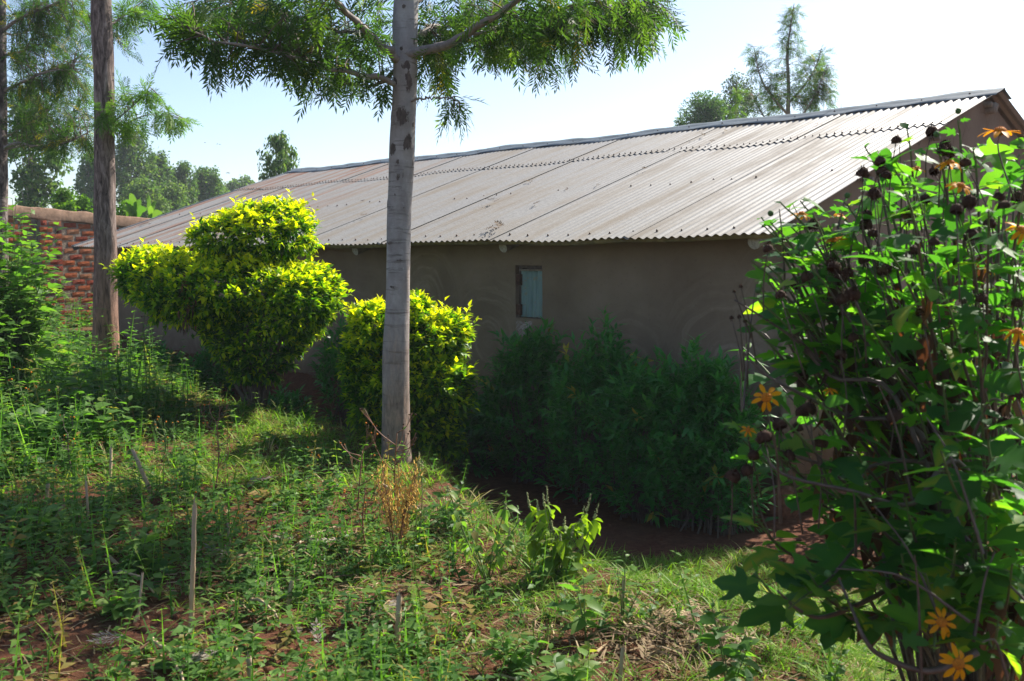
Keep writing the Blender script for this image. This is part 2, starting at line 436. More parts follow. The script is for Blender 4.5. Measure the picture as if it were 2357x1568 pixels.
def mk_mud(name, gable=False):
    k = NT(name); u = k.uvc()
    a = k.noise(u, 1.1, 4, .6); f = k.noise(u, 26, 6, .7); g = k.noise(u, 5.0, 5, .65)
    col = k.ramp(a, [(.3, (.175, .126, .088)), (.55, (.222, .164, .118)), (.75, (.265, .20, .15))])
    # hand-smeared arcs in the plaster
    wob = k.n('Vector' + 'Math', {0: u, 1: k.n('VectorMath', {0: k.n('TexNoise', {'Vector': u, 'Scale': 2.2, 'Detail': 3.0}).outputs['Color'], 1: (.22, .22, 0)}, operation='MULTIPLY').outputs[0]}, operation='ADD').outputs[0]
    arcs = None
    for q, (cu, cv, rad_) in enumerate([(.55, .75, .95), (1.75, .55, .8), (.1, 1.25, .7), (3.6, .8, .9), (4.6, 1.2, .8), (5.9, .7, 1.0), (7.6, 1.0, 1.0), (9.5, .8, 1.2), (31.6, .9, 1.0), (33.2, 1.4, 1.0)]):
        d = k.n('VectorMath', {0: wob, 1: (cu + .11, cv + .11, 0)}, operation='DISTANCE').outputs['Value']
        ring = k.n('TexNoise', {'Vector': k.n('CombineXYZ', {0: k.math('MULTIPLY', d, 15.0), 1: q * 7.3, 2: k.math('MULTIPLY', k.n('SeparateXYZ', {0: u}).outputs[0], .9)}).outputs[0], 'Scale': 1.0, 'Detail': 5.0, 'Roughness': .62}).outputs[0]
        a_ = k.math('MULTIPLY', k.fr(ring, .46, .66), k.fr(d, rad_, rad_ * .45))
        arcs = a_ if arcs is None else k.math('MAXIMUM', arcs, a_)
    sm = k.math('MULTIPLY', arcs, k.fr(g, .30, .55))
    col = k.mix(k.math('MULTIPLY', sm, .7), col, (.32, .25, .19))
    col = k.mix(k.math('MULTIPLY', k.fr(f, .58, .78), .5), col, (.07, .052, .04))
    v = k.n('SeparateXYZ', {0: u}).outputs[1]
    foot = k.fr(k.math('ADD', v, k.math('MULTIPLY', k.math('SUBTRACT', g, .5), .7)), .45, .05)
    col = k.mix(k.math('MULTIPLY', foot, .75), col, (.12, .06, .04))
    crk = k.n('TexVoronoi', {'Vector': k.mapping(u, (3.2, 2.3, 1)), 'Scale': 1.6}, feature='DISTANCE_TO_EDGE').outputs[0]
    ck = k.math('MULTIPLY', k.fr(crk, .018, .0), k.fr(k.noise(u, 1.9, 2), .80 if not gable else .50, .86 if not gable else .64))
    col = k.mix(k.math('MULTIPLY', ck, .8), col, (.04, .03, .022))
    h = k.math('ADD', k.math('ADD', k.math('MULTIPLY', f, .35), k.math('MULTIPLY', sm, .25)), k.math('SUBTRACT', g, ck))
    return k.fin(k.bsdf(col, .95, .08, h, .55, .02))
M['mud'] = mk_mud('mud_plaster'); M['mud_gable'] = mk_mud('mud_plaster_gable', True)

def mk_zinc(name, rust=0.0, base=(.272, .266, .256)):
    k = NT(name); u = k.uvc(); p = k.pos()
    sp_ = k.n('TexVoronoi', {'Vector': u, 'Scale': 55.0}).outputs['Color']
    spv = k.n('SeparateColor', {0: sp_}).outputs[0]
    st = k.noise(k.mapping(u, (4.2, .28, 1)), 1.0, 5, .6, .3)
    st2 = k.noise(k.mapping(u, (13, .5, 1)), 1.0, 4, .6)
    blot = k.noise(u, 1.3, 5, .6)
    b = base
    col = k.ramp(k.math('ADD', k.math('MULTIPLY', spv, .3), k.math('MULTIPLY', k.noise(u, 30, 4, .7), .7)), [(.25, tuple(q * .84 for q in b)), (.75, tuple(q * 1.12 for q in b))])
    dirt = k.math('MULTIPLY', k.fr(k.math('ADD', st, k.math('MULTIPLY', blot, .35)), .62, .84), .62)
    col = k.mix(dirt, col, (.215, .17, .12))
    col = k.mix(k.math('MULTIPLY', k.fr(st2, .55, .8), .3), col, (.15, .148, .145))
    # rust spreads over the far left sheets and below the ridge there
    lu = k.n('SeparateXYZ', {0: u}).outputs
    rr_ = k.math('MULTIPLY', k.fr(lu[0], 7.6, 10.5), k.fr(k.math('ADD', k.math('MULTIPLY', st, .6), k.math('MULTIPLY', k.noise(k.mapping(u, (9, .6, 1)), 1.0, 5, .7), .5)), .53, .64))
    col = k.mix(k.math('MULTIPLY', rr_, .85), col, k.ramp(st2, [(.3, (.13, .05, .03)), (.7, (.33, .15, .09))]))
    rough = k.n('MapRange', {'Value': dirt, 'From Min': 0.0, 'From Max': .6, 'To Min': .55, 'To Max': .8}).outputs[0]
    bs = k.bsdf(col, .5, .22, k.noise(u, 40, 3), .06, .003, 0.0); k.set(bs, 'Roughness', rough)
    if base[0] < .25: k.set(bs, 'Roughness', .6)
    return k.fin(bs)
M['zinc'] = mk_zinc('galvanised_sheet'); M['ridge'] = plain('ridge_metal', (.115, .14, .155), .5, .3, .2, 6, .1, .003)
M['shutter'] = None
def mk_shutter():
    k = NT('painted_blue_sheet'); c = k.obj()
    st = k.noise(k.mapping(c, (14, 14, 2.5)), 1.0, 5, .65)
    fl = k.noise(c, 14, 6, .7)
    col = k.ramp(st, [(.3, (.12, .19, .19)), (.55, (.18, .27, .27)), (.75, (.27, .35, .34))])
    col = k.mix(k.math('MULTIPLY', k.fr(fl, .57, .66), .8), col, (.27, .22, .15))
    return k.fin(k.bsdf(col, .6, .3, fl, .2, .003))
M['shutter'] = mk_shutter()
M['rust'] = plain('rusty_iron', (.085, .04, .028), .85, .2, .5, 40)
M['pole'] = plain('weathered_pole', (.20, .165, .13), .85, .2, .4, 14, .5, .006)
M['batten'] = plain('mossy_batten', (.20, .165, .085), .85, .2, .4, 9, .5, .006)
M['pole_end'] = plain('cut_pole_end', (.34, .31, .28), .85, .2, .35, 40, .5, .004)
M['frame'] = plain('old_wood_frame', (.10, .075, .065), .85, .2, .4, 25)
def mk_brick(i, c):
    k = NT('fired_brick_%s' % ['orange', 'red', 'dark', 'pale'][i]); p = k.obj()
    a = k.noise(p, 14, 6, .7); b = k.noise(k.pos(), 3.1, 3)
    col = k.ramp(a, [(.25, tuple(q * .55 for q in c)), (.55, c), (.8, tuple(min(1, q * 1.35) for q in c))])
    col = k.mix(k.math('MULTIPLY', k.fr(b, .5, .7), .4), col, (.24, .16, .11))
    return k.fin(k.bsdf(col, .92, .1, a, .7, .012))
M['brick'] = [mk_brick(0, (.30, .085, .034)), mk_brick(1, (.23, .052, .03)), mk_brick(2, (.09, .036, .034)), mk_brick(3, (.29, .125, .065))]
M['mortar'] = plain('rough_mortar', (.22, .18, .145), .95, .08, .4, 16, .9, .02)
M['coping'] = plain('cement_coping', (.25, .165, .115), .95, .08, .3, 9, .8, .015)
# ------------------------------------------------------------------ ground
def graded(lo, a, b, hi, step):
    mid = np.arange(a, b, step); out = [mid]
    x = b; s = step
    r = []
    while x < hi: r.append(x); s *= 1.22; x += s
    r.append(hi); l = []; x = a - step; s = step
    while x > lo: l.append(x); s *= 1.22; x -= s
    l.append(lo)
    return np.concatenate([l[::-1], mid, r])
def grid_mesh(mb, X, Y, Z, t=0.5):
    n, m = X.shape; V = np.stack([X, Y, Z], -1).reshape(-1, 3)
    i, j = np.meshgrid(np.arange(n - 1), np.arange(m - 1), indexing='ij'); a = i * m + j
    F = np.concatenate([np.stack([a, a + m, a + m + 1], -1).reshape(-1, 3), np.stack([a, a + m + 1, a + 1], -1).reshape(-1, 3)])
    mb.add(V, F, t)
gx = graded(-700, -9, 7.5, 700, .07); gy = graded(-60, 1.5, 14, 900, .07)
X, Y = np.meshgrid(gx, gy, indexing='ij')
mb = MB(); grid_mesh(mb, X, Y, gz(X, Y))
tag(mb.build('ground', M['soil']), kind='structure')

# ------------------------------------------------------------------ house
house = empty('mud_house', W0, 'long mud walled house with corrugated iron roof', 'house')
SL = math.hypot(HALF, RISE); cs, sn = HALF / SL, RISE / SL
S_ = G * cs + np.array([0, 0, sn]); N_ = np.array([0, 0, cs]) - G * sn
SB = G * cs - np.array([0, 0, sn]); NB = np.array([0, 0, cs]) + G * sn
CORR, AMP = .085, .0095
def sag(L, s): return .012 * np.sin(L * 1.9 + .6) + .004 * np.sin(L * 4.3 + 1.0) - .02 * np.sin(np.clip(L / ROOF_L, 0, 1) * np.pi)
def sheet(l0, l1, s0, s1, lift0, lift1, front=True, rows=8, tilt=.009, jag=0):
    L = np.arange(l0, l1 + .095, CORR / 8); s = np.linspace(s0, s1, rows)
    LL, SS = np.meshgrid(L, s, indexing='ij')
    h = AMP * np.cos(2 * np.pi * LL / CORR) + tilt * np.clip(1 - (LL - l0) / (l1 - l0), 0, 1) ** 3 + lift0 + (lift1 - lift0) * (SS - s0) / (s1 - s0)
    h = h + sag(LL, SS)
    dv, nv = (S_, N_) if front else (SB, NB)
    org = E0 if front else RIDGE0
    P = org + LL[..., None] * U + SS[..., None] * dv + h[..., None] * nv
    mb = MB(); grid_mesh(mb, P[..., 0], P[..., 1], P[..., 2])
    uv = np.stack([LL.ravel(), SS.ravel()], -1)
    return mb, uv
edges = [0, 1.40] + [1.40 + 1.72 * k for k in range(1, 7)] + [12.65, ROOF_L - .02]
LAP = .70 * SL
rng = np.random.default_rng(5); uedges = [e + (rng.uniform(-.15, .3) if 0 < q < len(edges) - 1 else 0) for q, e in enumerate(edges)]
for i in range(len(edges) - 1):
    l0, l1 = edges[i], edges[i + 1]
    mb, uv = sheet(l0, l1, -.01 + rng.uniform(-.015, .015), LAP + .12, 0, 0); part('roof_sheet', mb, M['zinc'], house, uv=uv)
    mb, uv = sheet(uedges[i], uedges[i + 1], LAP + rng.uniform(-.02, .02), SL - .02, .009, .004, rows=5); part('roof_sheet', mb, M['zinc'], house, uv=uv)
    mb, uv = sheet(l0, l1, .02, SL + .05, 0, 0, False, rows=5); part('roof_sheet', mb, M['zinc'], house, uv=uv)
# ridge capping in overlapping lengths
for k in range(7):
    l0, l1 = -.03 + k * 1.95, min(-.03 + (k + 1) * 1.95 + .1, ROOF_L + .02)
    L = np.linspace(l0, l1, 24); prof = [(-.235, .020), (-.225, .026), (-.12, .027), (-.03, .030), (0, .046), (.03, .030), (.12, .027), (.23, .022)]
    P = []; uv = []
    for a, (d, h) in enumerate(prof):
        dv, nv = (S_, N_) if d <= 0 else (SB, NB)
        if abs(d) < .001: nv = np.array([0, 0, 1.0])
        hh = h + .004 * (k % 2) + sag(L, 0) + .004 * np.sin(L * 9 + a)
        P.append(RIDGE0 + L[:, None] * U + d * dv + hh[:, None] * nv); uv.append(np.stack([L, np.full_like(L, 6 + d)], -1))
    P = np.array(P); mb = MB(); grid_mesh(mb, P[..., 0], P[..., 1], P[..., 2])
    part('ridge_cap', mb, M['ridge'], house, uv=np.concatenate(uv))
# left verge flashing
mb = MB()
for org, dv, nv in ((E0 + U * ROOF_L, S_, N_), (RIDGE0 + U * ROOF_L, SB, NB)):
    o = org - U * .05 + nv * .022; box(mb, o, U * .075, dv * SL, nv * .006); box(mb, o + U * .075, U * .006, dv * SL, -nv * .09)
part('verge_flashing', mb, M['ridge'], house, smooth=False, uv=np.array([[20 + p[0], p[2]] for p in np.concatenate(mb.V)]))
# roofing nails
mb = MB(); cone = np.array([[.012, 0, 0], [0, .012, 0], [-.012, 0, 0], [0, -.012, 0], [0, 0, .016]]); cf = np.array([(0, 1, 4), (1, 2, 4), (2, 3, 4), (3, 0, 4), (0, 2, 1), (0, 3, 2)])
def nail(L, s, extra=0):
    L = round(L / CORR) * CORR
    p = E0 + L * U + s * S_ + (AMP + sag(L, s) + .002 + extra) * N_
    mb.add(cone @ np.stack([U, S_, N_]) * rng.uniform(.9, 1.3) + p, cf)
for L in np.arange(.15, ROOF_L, CORR * 3):
    nail(L, .12 + rng.uniform(-.01, .02)); 
    if rng.random() < .55: nail(L, 1.75 + rng.uniform(-.04, .04))
for L in np.arange(.1, ROOF_L, CORR): nail(L, LAP + .05 + rng.uniform(-.01, .01), .010)
for L in np.arange(.25, ROOF_L, CORR * 6): nail(L, SL - .17, .030)
tag(part('roofing_nail', mb, M['rust'], house, smooth=False), kind='stuff')
# batten along the eave, poles
mb = MB(); L = np.linspace(.05, ROOF_L - .1, 40)
P = E0 + L[:, None] * U + .09 * S_ + (sag(L, 0) - AMP - .032)[:, None] * N_ + np.stack([np.zeros(40), np.zeros(40), .004 * np.sin(L * 5)], -1)
tube(mb, P, .032, 8); part('eave_batten', mb, M['batten'], house)
def rafter(L, rad=.055, out=.16):
    mb = MB(); c = E0 + L * U + (-AMP - .064 - rad) * N_ + sag(L, 0) * N_
    tube(mb, [c + S_ * out, c + S_ * (out + .6), c + S_ * 1.6, c + S_ * (SL - .1)], [rad, rad * .97, rad * .95, rad * .8], 12, cap=False)
    o = part('rafter', mb, M['pole'], house)
    e = MB(); a = np.linspace(0, 2 * np.pi, 12, endpoint=False); B = np.cross(S_, U)
    ring = c + S_ * (out - .002) + rad * (np.cos(a)[:, None] * U + np.sin(a)[:, None] * B)
    e.add(np.vstack([c + S_ * (out - .006), ring]), [(0, 1 + q, 1 + (q + 1) % 12) for q in range(12)])
    e.build('cut_end', M['pole_end'], o, origin=wloc(o))
def Lof(px, goff=.16):
    r = (px - CX) / FPX * 1.0; P = E0 + goff * G
    return (P[0] - r * P[1]) / (r * U[1] - U[0])
for px in (1728, 1152, 812): rafter(Lof(px))
for L in (8.2, 10.6, 12.8): rafter(L)
mb = MB()
for s in (1.75, 3.2, SL - .12):
    P0 = E0 + s * S_ + (-AMP - .075) * N_; tube(mb, [P0 + U * .06, P0 + U * 4, P0 + U * 9, P0 + U * (ROOF_L - .1)], .03, 7)
for s in (.12, 2.2, SL - .2):
    P0 = RIDGE0 + s * SB + (-AMP - .075) * NB; tube(mb, [P0 + U * .06, P0 + U * 4, P0 + U * 9, P0 + U * (ROOF_L - .1)], .03, 7)
part('purlin', mb, M['pole'], house)
mb = MB(); P0 = RIDGE0 + np.array([0, 0, -.15]); tube(mb, [P0 + U * .05, P0 + U * 3, P0 + U * 9, P0 + U * (ROOF_L - .1)], .06, 10); part('ridge_pole', mb, M['pole'], house)

# walls: front wall with the window opening
def wallpt(px, py):
    r = ray(px, py); o = np.array([0, 0, EYE]); t = np.dot(W0 - o, NF) / np.dot(r, NF); return o + r * t
wa, wb_ = wallpt(1187, 611), wallpt(1247, 735)
wu0, wu1 = sorted([np.dot(wa - W0, U), np.dot(wb_ - W0, U)]); wz1, wz0 = wa[2], wb_[2]
EAVEZ = E0[2] + GOFF * RISE / HALF - .03
def waviness(u, z): return .010 * np.sin(u * 1.7 + z * .8) + .006 * wav(u, z, 3.1, 2, 7) + .004 * wav(u, z, 8.0, 9, 7)
us = np.unique(np.concatenate([np.linspace(0, wu0, 24), np.linspace(wu0, wu1, 8), np.linspace(wu1, WALL_L, 110)]))
zs = np.unique(np.concatenate([np.linspace(-.6, wz0, 18), np.linspace(wz0, wz1, 9), np.linspace(wz1, EAVEZ, 10)]))
UU, ZZ = np.meshgrid(us, zs, indexing='ij')
off = waviness(UU, ZZ) + .05 * sstep(.35, -.2, ZZ - np.interp(UU, [-3, 0, 5, 7, 13, 20], [-.4, -.34, .1, .17, .28, .35]))
P = W0 + UU[..., None] * U + off[..., None] * NF; P[..., 2] = ZZ
mb = MB(); n, m = UU.shape; i, j = np.meshgrid(np.arange(n - 1), np.arange(m - 1), indexing='ij')
keep = ~((us[i] >= wu0 - 1e-6) & (us[i + 1] <= wu1 + 1e-6) & (zs[j] >= wz0 - 1e-6) & (zs[j + 1] <= wz1 + 1e-6))
a = (i * m + j)[keep]; F = np.concatenate([np.stack([a, a + 1, a + m + 1], -1), np.stack([a, a + m + 1, a + m], -1)])
mb.add(P.reshape(-1, 3), F)
uvl = [np.stack([UU.ravel(), ZZ.ravel()], -1)]
# reveal of the window
iu = [q for q in range(n) if wu0 - 1e-6 <= us[q] <= wu1 + 1e-6]; iz = [q for q in range(m) if wz0 - 1e-6 <= zs[q] <= wz1 + 1e-6]
loop = [(q, iz[0]) for q in iu] + [(iu[-1], q) for q in iz[1:]] + [(q, iz[-1]) for q in iu[::-1][1:]] + [(iu[0], q) for q in iz[::-1][1:-1]]
fr = np.array([P[q] for q in loop]); bk = fr - NF * .16; K = len(fr)
mb.add(np.vstack([fr, bk]), [t for q in range(K) for t in ((q, (q + 1) % K, K + q), ((q + 1) % K, K + (q + 1) % K, K + q))])
uvl.append(np.array([[us[q[0]], zs[q[1]]] for q in loop] * 2))
part('front_wall', mb, M['mud'], house, uv=np.concatenate(uvl))
# gable ends and rear wall
def gable(u0, name, flip):
    D = 2 * (HALF - GOFF); ga = np.linspace(0, D, 40); mb = MB(); V = []; uv = []
    for g_ in ga:
        top = EAVEZ + min(g_, D - g_) * RISE / HALF - .01
        for z in np.linspace(-.7, top, 18):
            p = W0 + u0 * U + g_ * G - U * (waviness(g_ + 3, z) * (1 if not flip else -1)); V.append([p[0], p[1], z]); uv.append([g_ + 30, z])
    V = np.array(V).reshape(40, 18, 3); grid_mesh(mb, V[..., 0], V[..., 1], V[..., 2]); part(name, mb, M['mud_gable'], house, uv=np.array(uv))
gable(0.0, 'gable_wall', False); gable(WALL_L, 'gable_wall', True)
mb = MB(); D = 2 * (HALF - GOFF); o = W0 + D * G; o[2] = -.6; box(mb, o, U * WALL_L, -G * .15, [0, 0, EAVEZ + .6])
part('rear_wall', mb, M['mud_gable'], house, uv=np.array([[np.dot(p - W0, U), p[2]] for p in np.concatenate(mb.V)]))
mb = MB(); zc = np.linspace(-.6, EAVEZ - .02, 14); P = W0 + np.zeros((14, 3)) - G * .03 + U * .03; P[:, 2] = zc; tube(mb, P + .008 * np.random.default_rng(2).normal(size=P.shape), .065, 12); part('wall_corner', mb, M['mud'], house, uv=np.array([[.0, p[2]] for p in np.concatenate(mb.V)]))
# window: frame, corrugated shutter, hinges
wc = W0 + U * (wu0 + wu1) / 2; ww = wu1 - wu0; wh = wz1 - wz0
win = bpy.data.objects.new('window', None); COL.objects.link(win); win.parent = house
winp = np.array([wc[0], wc[1], wz0]); win.location = winp - wloc(house)
mb = MB()
def wbox(mb, u0, u1, z0, z1, d0, d1): box(mb, W0 + U * u0 - NF * d0 + np.array([0, 0, z0]), U * (u1 - u0), -NF * (d1 - d0), [0, 0, z1 - z0])
wbox(mb, wu0 + .002, wu0 + .03, wz0, wz1, .05, .12); wbox(mb, wu1 - .045, wu1 - .002, wz0, wz1, .05, .12)
wbox(mb, wu0 + .03, wu1 - .045, wz1 - .028, wz1 - .002, .05, .12); wbox(mb, wu0 + .03, wu1 - .045, wz0 + .002, wz0 + .02, .05, .12)
part('frame', mb, M['frame'], win, smooth=False)
mb = MB(); uu = np.linspace(wu0 - .012, wu1 - .052, 33); zz = np.linspace(wz0 + .012, wz1 - .05, 8)
A_, B_ = np.meshgrid(uu, zz, indexing='ij')
dep = .022 + .012 * np.cos((A_ - wu0) * 2 * np.pi / .088) + .02 * (A_ - wu0) / ww - .02 * np.sin((B_ - wz0) / wh * 3) * (A_ - wu0 < .08)
P = W0 + A_[..., None] * U - dep[..., None] * NF; P[..., 2] = B_
grid_mesh(mb, P[..., 0], P[..., 1], P[..., 2]); part('shutter', mb, M['shutter'], win)
mb = MB(); wbox(mb, wu0 - .005, wu1 - .05, wz1 - .055, wz1 - .038, .0, .02); part('top_rail', mb, M['pole'], win, smooth=False)
for z in (wz0 + .03, wz1 - .2):
    mb = MB(); wbox(mb, wu1 - .07, wu1 - .012, z, z + .11, -.006, .03); part('hinge', mb, M['rust'], win, smooth=False)
mb = MB(); wbox(mb, wu0, wu1, wz0, wz1, .155, .165); part('backing_board', mb, M['frame'], win, smooth=False)
# lump of plinth at the near corner
mb = MB(); 
for (du, dv, r) in ((.05, .10, .17), (.35, .12, .13), (.0, -.25, .15)):
    a, b = np.meshgrid(np.linspace(0, np.pi, 9), np.linspace(0, 2 * np.pi, 13), indexing='ij')
    c0 = W0 + U * du + NF * dv; 
    x = c0[0] + r * np.sin(a) * np.cos(b) * (1 + .15 * np.sin(3 * b + a)); y = c0[1] + r * np.sin(a) * np.sin(b); z = float(gz(c0[0], c0[1])) + .02 + r * .95 * np.cos(a)
    grid_mesh(mb, x, y, z)
part('plinth_lump', mb, M['clod'], house)

# ------------------------------------------------------------------ brick boundary wall
BA = R(36); BD = np.array([math.sin(BA), math.cos(BA), 0]); BN = np.array([math.cos(BA), -math.sin(BA), 0])
B0 = np.array([-9.25, 18.0, 0.0]); TILT = -.055
bw = empty('brick_wall', B0 + np.array([0, 0, .3]), 'red brick boundary wall with pier and cement coping beyond the house', 'wall')
Dt = BD + np.array([0, 0, TILT])
def topz(px, py, t): 
    p = B0 + BD * t; return EYE + (ray(px, py)[2] / ray(px, py)[1]) * p[1]
ct = topz(15, 469, 0.06); cth = .215
T0, T1 = -2.2, 2.66
mb = MB()
base = B0 + np.array([0, 0, -.2]); h = ct - cth + .2
box(mb, base + BD * T0 - BN * .24, BD * (T1 - T0) + np.array([0, 0, TILT * (T1 - T0)]), BN * .24, [0, 0, h + TILT * T0])
box(mb, base + BD * .735 + np.array([0, 0, TILT * .73]), BD * .405 + np.array([0, 0, TILT * .4]), BN * .115, [0, 0, h - .02])
# second stretch of wall beyond the gap
box(mb, base + BD * 4.3 - BN * .24 + np.array([0, 0, TILT * 4.3]), BD * 6, BN * .24, [0, 0, h])
part('mortar_core', mb, M['mortar'], bw, smooth=False)
mb = MB(); n = 90; tt = np.linspace(T0, 10.3, n); rg = np.random.default_rng(11)
lo = ct - cth + .025 * np.array([wav(t, 0, 9.0, 2, 8) for t in tt]) + rg.uniform(-.008, .008, n); hi = ct + .006 * rg.normal(size=n)
rows = []
for (d, zz) in ((-.25, lo), (.028, lo), (.03, lo + .02), (.026, hi - .02), (.01, hi), (-.25, hi)):
    p = B0 + tt[:, None] * BD + d * BN; p[:, 2] = zz + TILT * tt; rows.append(p)
rows = np.array(rows + [rows[0]]); grid_mesh(mb, rows[..., 0], rows[..., 1], rows[..., 2]); part('coping', mb, M['coping'], bw)
def brick_mesh(name, ln, mat, seed):
    rg = np.random.default_rng(seed); nx, nz = 4, 3; mb = MB()
    a, c = np.meshgrid(np.linspace(-.5, .5, nx), np.linspace(-.5, .5, nz), indexing='ij')
    ed = (np.abs(a) > .49) | (np.abs(c) > .49)
    y = np.where(ed, .004, .013) + rg.uniform(-.004, .004, a.shape)
    x = a * ln * (1 + rg.uniform(-.03, .03, a.shape)); z = c * .089 * (1 + rg.uniform(-.09, .09, a.shape))
    V = x[..., None] * BD + z[..., None] * np.array([0, 0, 1.0]) + y[..., None] * BN
    grid_mesh(mb, V[..., 0], V[..., 1], V[..., 2])
    k = [q for q in range(nx * nz) if ed.ravel()[q]]
    Vf = V.reshape(-1, 3); loop = [0 * nz + 0, 1 * nz, 2 * nz, 3 * nz, 3 * nz + 1, 3 * nz + 2, 2 * nz + 2, nz + 2, 2, 1]
    f = Vf[loop]; b = f - BN * .02; K = len(loop)
    mb.add(np.vstack([f, b]), [t for q in range(K) for t in ((q, K + q, (q + 1) % K), ((q + 1) % K, K + q, K + (q + 1) % K))])
    return mb.mesh(name, mat, False)
full = [[brick_mesh('brick', .245, m, 10 * i + q) for q in range(3)] for i, m in enumerate(M['brick'])]
half = [[brick_mesh('brick', .115, m, 50 + 10 * i + q) for q in range(2)] for i, m in enumerate(M['brick'])]
def put_brick(t, z, d, kind, rg, bias):
    i = rg.choice(4, p=bias); me = (full if kind else half)[i]; me = me[rg.integers(len(me))]
    p = B0 + BD * t + BN * d; p[2] = z + TILT * t
    th = TILT + rg.uniform(-.03, .03)
    Mx = Matrix.Translation(Vector(p)) @ Matrix.Rotation(-th, 4, Vector(BN))
    inst_obj('brick', me, bw, Mx)
rg = np.random.default_rng(21); PITCHZ = .119
for r_ in range(21):
    z = ct - cth - .065 - r_ * PITCHZ; t = -.75 + (r_ % 2) * .15 + rg.uniform(-.03, .03)
    bias = [.55, .2, .05, .2] if r_ < 9 else [.3, .45, .15, .1]
    while t < T1 - .12:
        if not (.62 < t < 1.26): put_brick(t, z + rg.uniform(-.006, .006), .002, True, rg, bias)
        t += .30 + rg.uniform(-.012, .012)
    if r_ % 2: put_brick(.84, z, .117, True, rg, bias); put_brick(1.085, z, .117, False, rg, bias)
    else: put_brick(.80, z, .117, False, rg, bias); put_brick(1.02, z, .117, True, rg, bias)
# ------------------------------------------------------------------ trees
FRONDS = [L_frond(6, .40, .030, .25, q) for q in range(5)]
FRONDS_S = [L_frond(6, .30, .026, .2, 10 + q) for q in range(3)]
def trunk_mesh(mb, P, rad, sides=40, lump=.03, scars=None, seed=0):
    """P dense spine, rad per point; scars: list of (z, angle, height, width)"""
    rg = np.random.default_rng(seed); n = len(P); ang = np.linspace(0, 2 * np.pi, sides, endpoint=False)
    A, Zz = np.meshgrid(ang, P[:, 2], indexing='ij'); A = A.T; Zz = Zz.T
    bump = 0
    for q in range(14):
        ka, kz, ph = rg.integers(1, 6), rg.uniform(1, 14), rg.uniform(0, 6.28); bump = bump + np.sin(ka * A + kz * Zz + ph) / (1 + .25 * ka + .12 * kz)
    sc = np.zeros_like(A)
    for (z, a0, h, w) in (scars or []):
        da = (A - a0 + np.pi) % (2 * np.pi) - np.pi
        q = 1 - np.sqrt((da / w) ** 2 + ((Zz - z) / h) ** 2 * np.where(Zz > z, 1, 1.6)); sc = np.maximum(sc, np.clip(q * 1.2, 0, 1))
    rr_ = rad[:, None] * (1 + lump * bump * .35 + .035 * (sc > .2))
    V = np.stack([P[:, 0][:, None] + rr_ * np.cos(A), P[:, 1][:, None] + rr_ * np.sin(A), Zz + 0 * A], -1).reshape(-1, 3)
    i, j = np.meshgrid(np.arange(n - 1), np.arange(sides), indexing='ij'); a = i * sides + j; b = i * sides + (j + 1) % sides
    F = np.concatenate([np.stack([a, b, a + sides], -1).reshape(-1, 3), np.stack([b, b + sides, a + sides], -1).reshape(-1, 3)])
    mb.add(V, F, sc.ravel())
def spine(pts, d, n):
    """pts: (px_left, px_right, py) at depth d -> dense spine, radii"""
    C = np.array([at((a + b) / 2, y, d) for a, b, y in pts]); r = np.array([(b - a) / 2 * mper(d) for a, b, y in pts])
    z = np.linspace(C[0, 2], C[-1, 2], n); Q = smooth_path(np.column_stack([C, r]), n * 3)
    o = np.argsort(Q[:, 2]); Q = Q[o]
    z = np.linspace(Q[0, 2], Q[-1, 2], n)
    return np.column_stack([np.interp(z, Q[:, 2], Q[:, 0]), np.interp(z, Q[:, 2], Q[:, 1]), z]), np.interp(z, Q[:, 2], Q[:, 3])
def pxpath(pts, n=14): return smooth_path([at(x, y, d) for x, y, d in pts], n)
def twigs(mw, ml, nodes, targets, tmpl, flen, fn=(5, 9), tint=(.5, .2), rg=None, twig_r=.006, spread=.55, droop=.35, reach=.5, sides=4, yellow=.02):
    """twigs from nearest branch node to every target with fronds along the outer part"""
    rg = rg or RNG; nodes = np.asarray(nodes)
    pos = [[] for _ in tmpl]; dr = [[] for _ in tmpl]; sc = [[] for _ in tmpl]; ti = [[] for _ in tmpl]
    for T in targets:
        d2 = ((nodes - T) ** 2).sum(1) + rg.uniform(0, .06, len(nodes)); B = nodes[d2.argmin()]
        ln = np.linalg.norm(T - B)
        if ln < .02: continue
        mid = (B + T) / 2 + np.array([0, 0, .10 * ln]) + rg.normal(size=3) * .05 * ln
        P = smooth_path([B, mid, T], 7); tube(mw, P, [twig_r * (1 + ln * .5), twig_r * .3], sides, cap=False)
        td = nrm(P[-1] - P[-3]); k = rg.integers(*fn); out = min(ln, reach)
        base_t = np.clip(tint[0] + rg.normal() * tint[1], 0, .9)
        for q in range(k):
            s = q / max(k - 1, 1); f = 1 - (1 - s) * out / ln
            x = f * 6; i = min(int(x), 5); p = P[i] + (P[i + 1] - P[i]) * (x - i)
            rd = rg.normal(size=3); rd -= td * np.dot(rd, td); rd = nrm(rd)
            fw = .5 + .7 * s
            d = nrm(td * fw + rd * spread * 1.4 + np.array([0, 0, -droop]) * rg.uniform(.4, 1.3))
            v = rg.integers(len(tmpl)); pos[v].append(p); dr[v].append(d); sc[v].append(flen * rg.uniform(.7, 1.2))
            ti[v].append(1.0 if rg.random() < yellow else np.clip(base_t + rg.normal() * .1, 0, .92))
    for v in range(len(tmpl)):
        if pos[v]: instance(ml, tmpl[v], np.array(pos[v]), frames(np.array(dr[v]), rg.uniform(-.9, .9, len(pos[v]))), np.array(sc[v]), np.array(ti[v]))
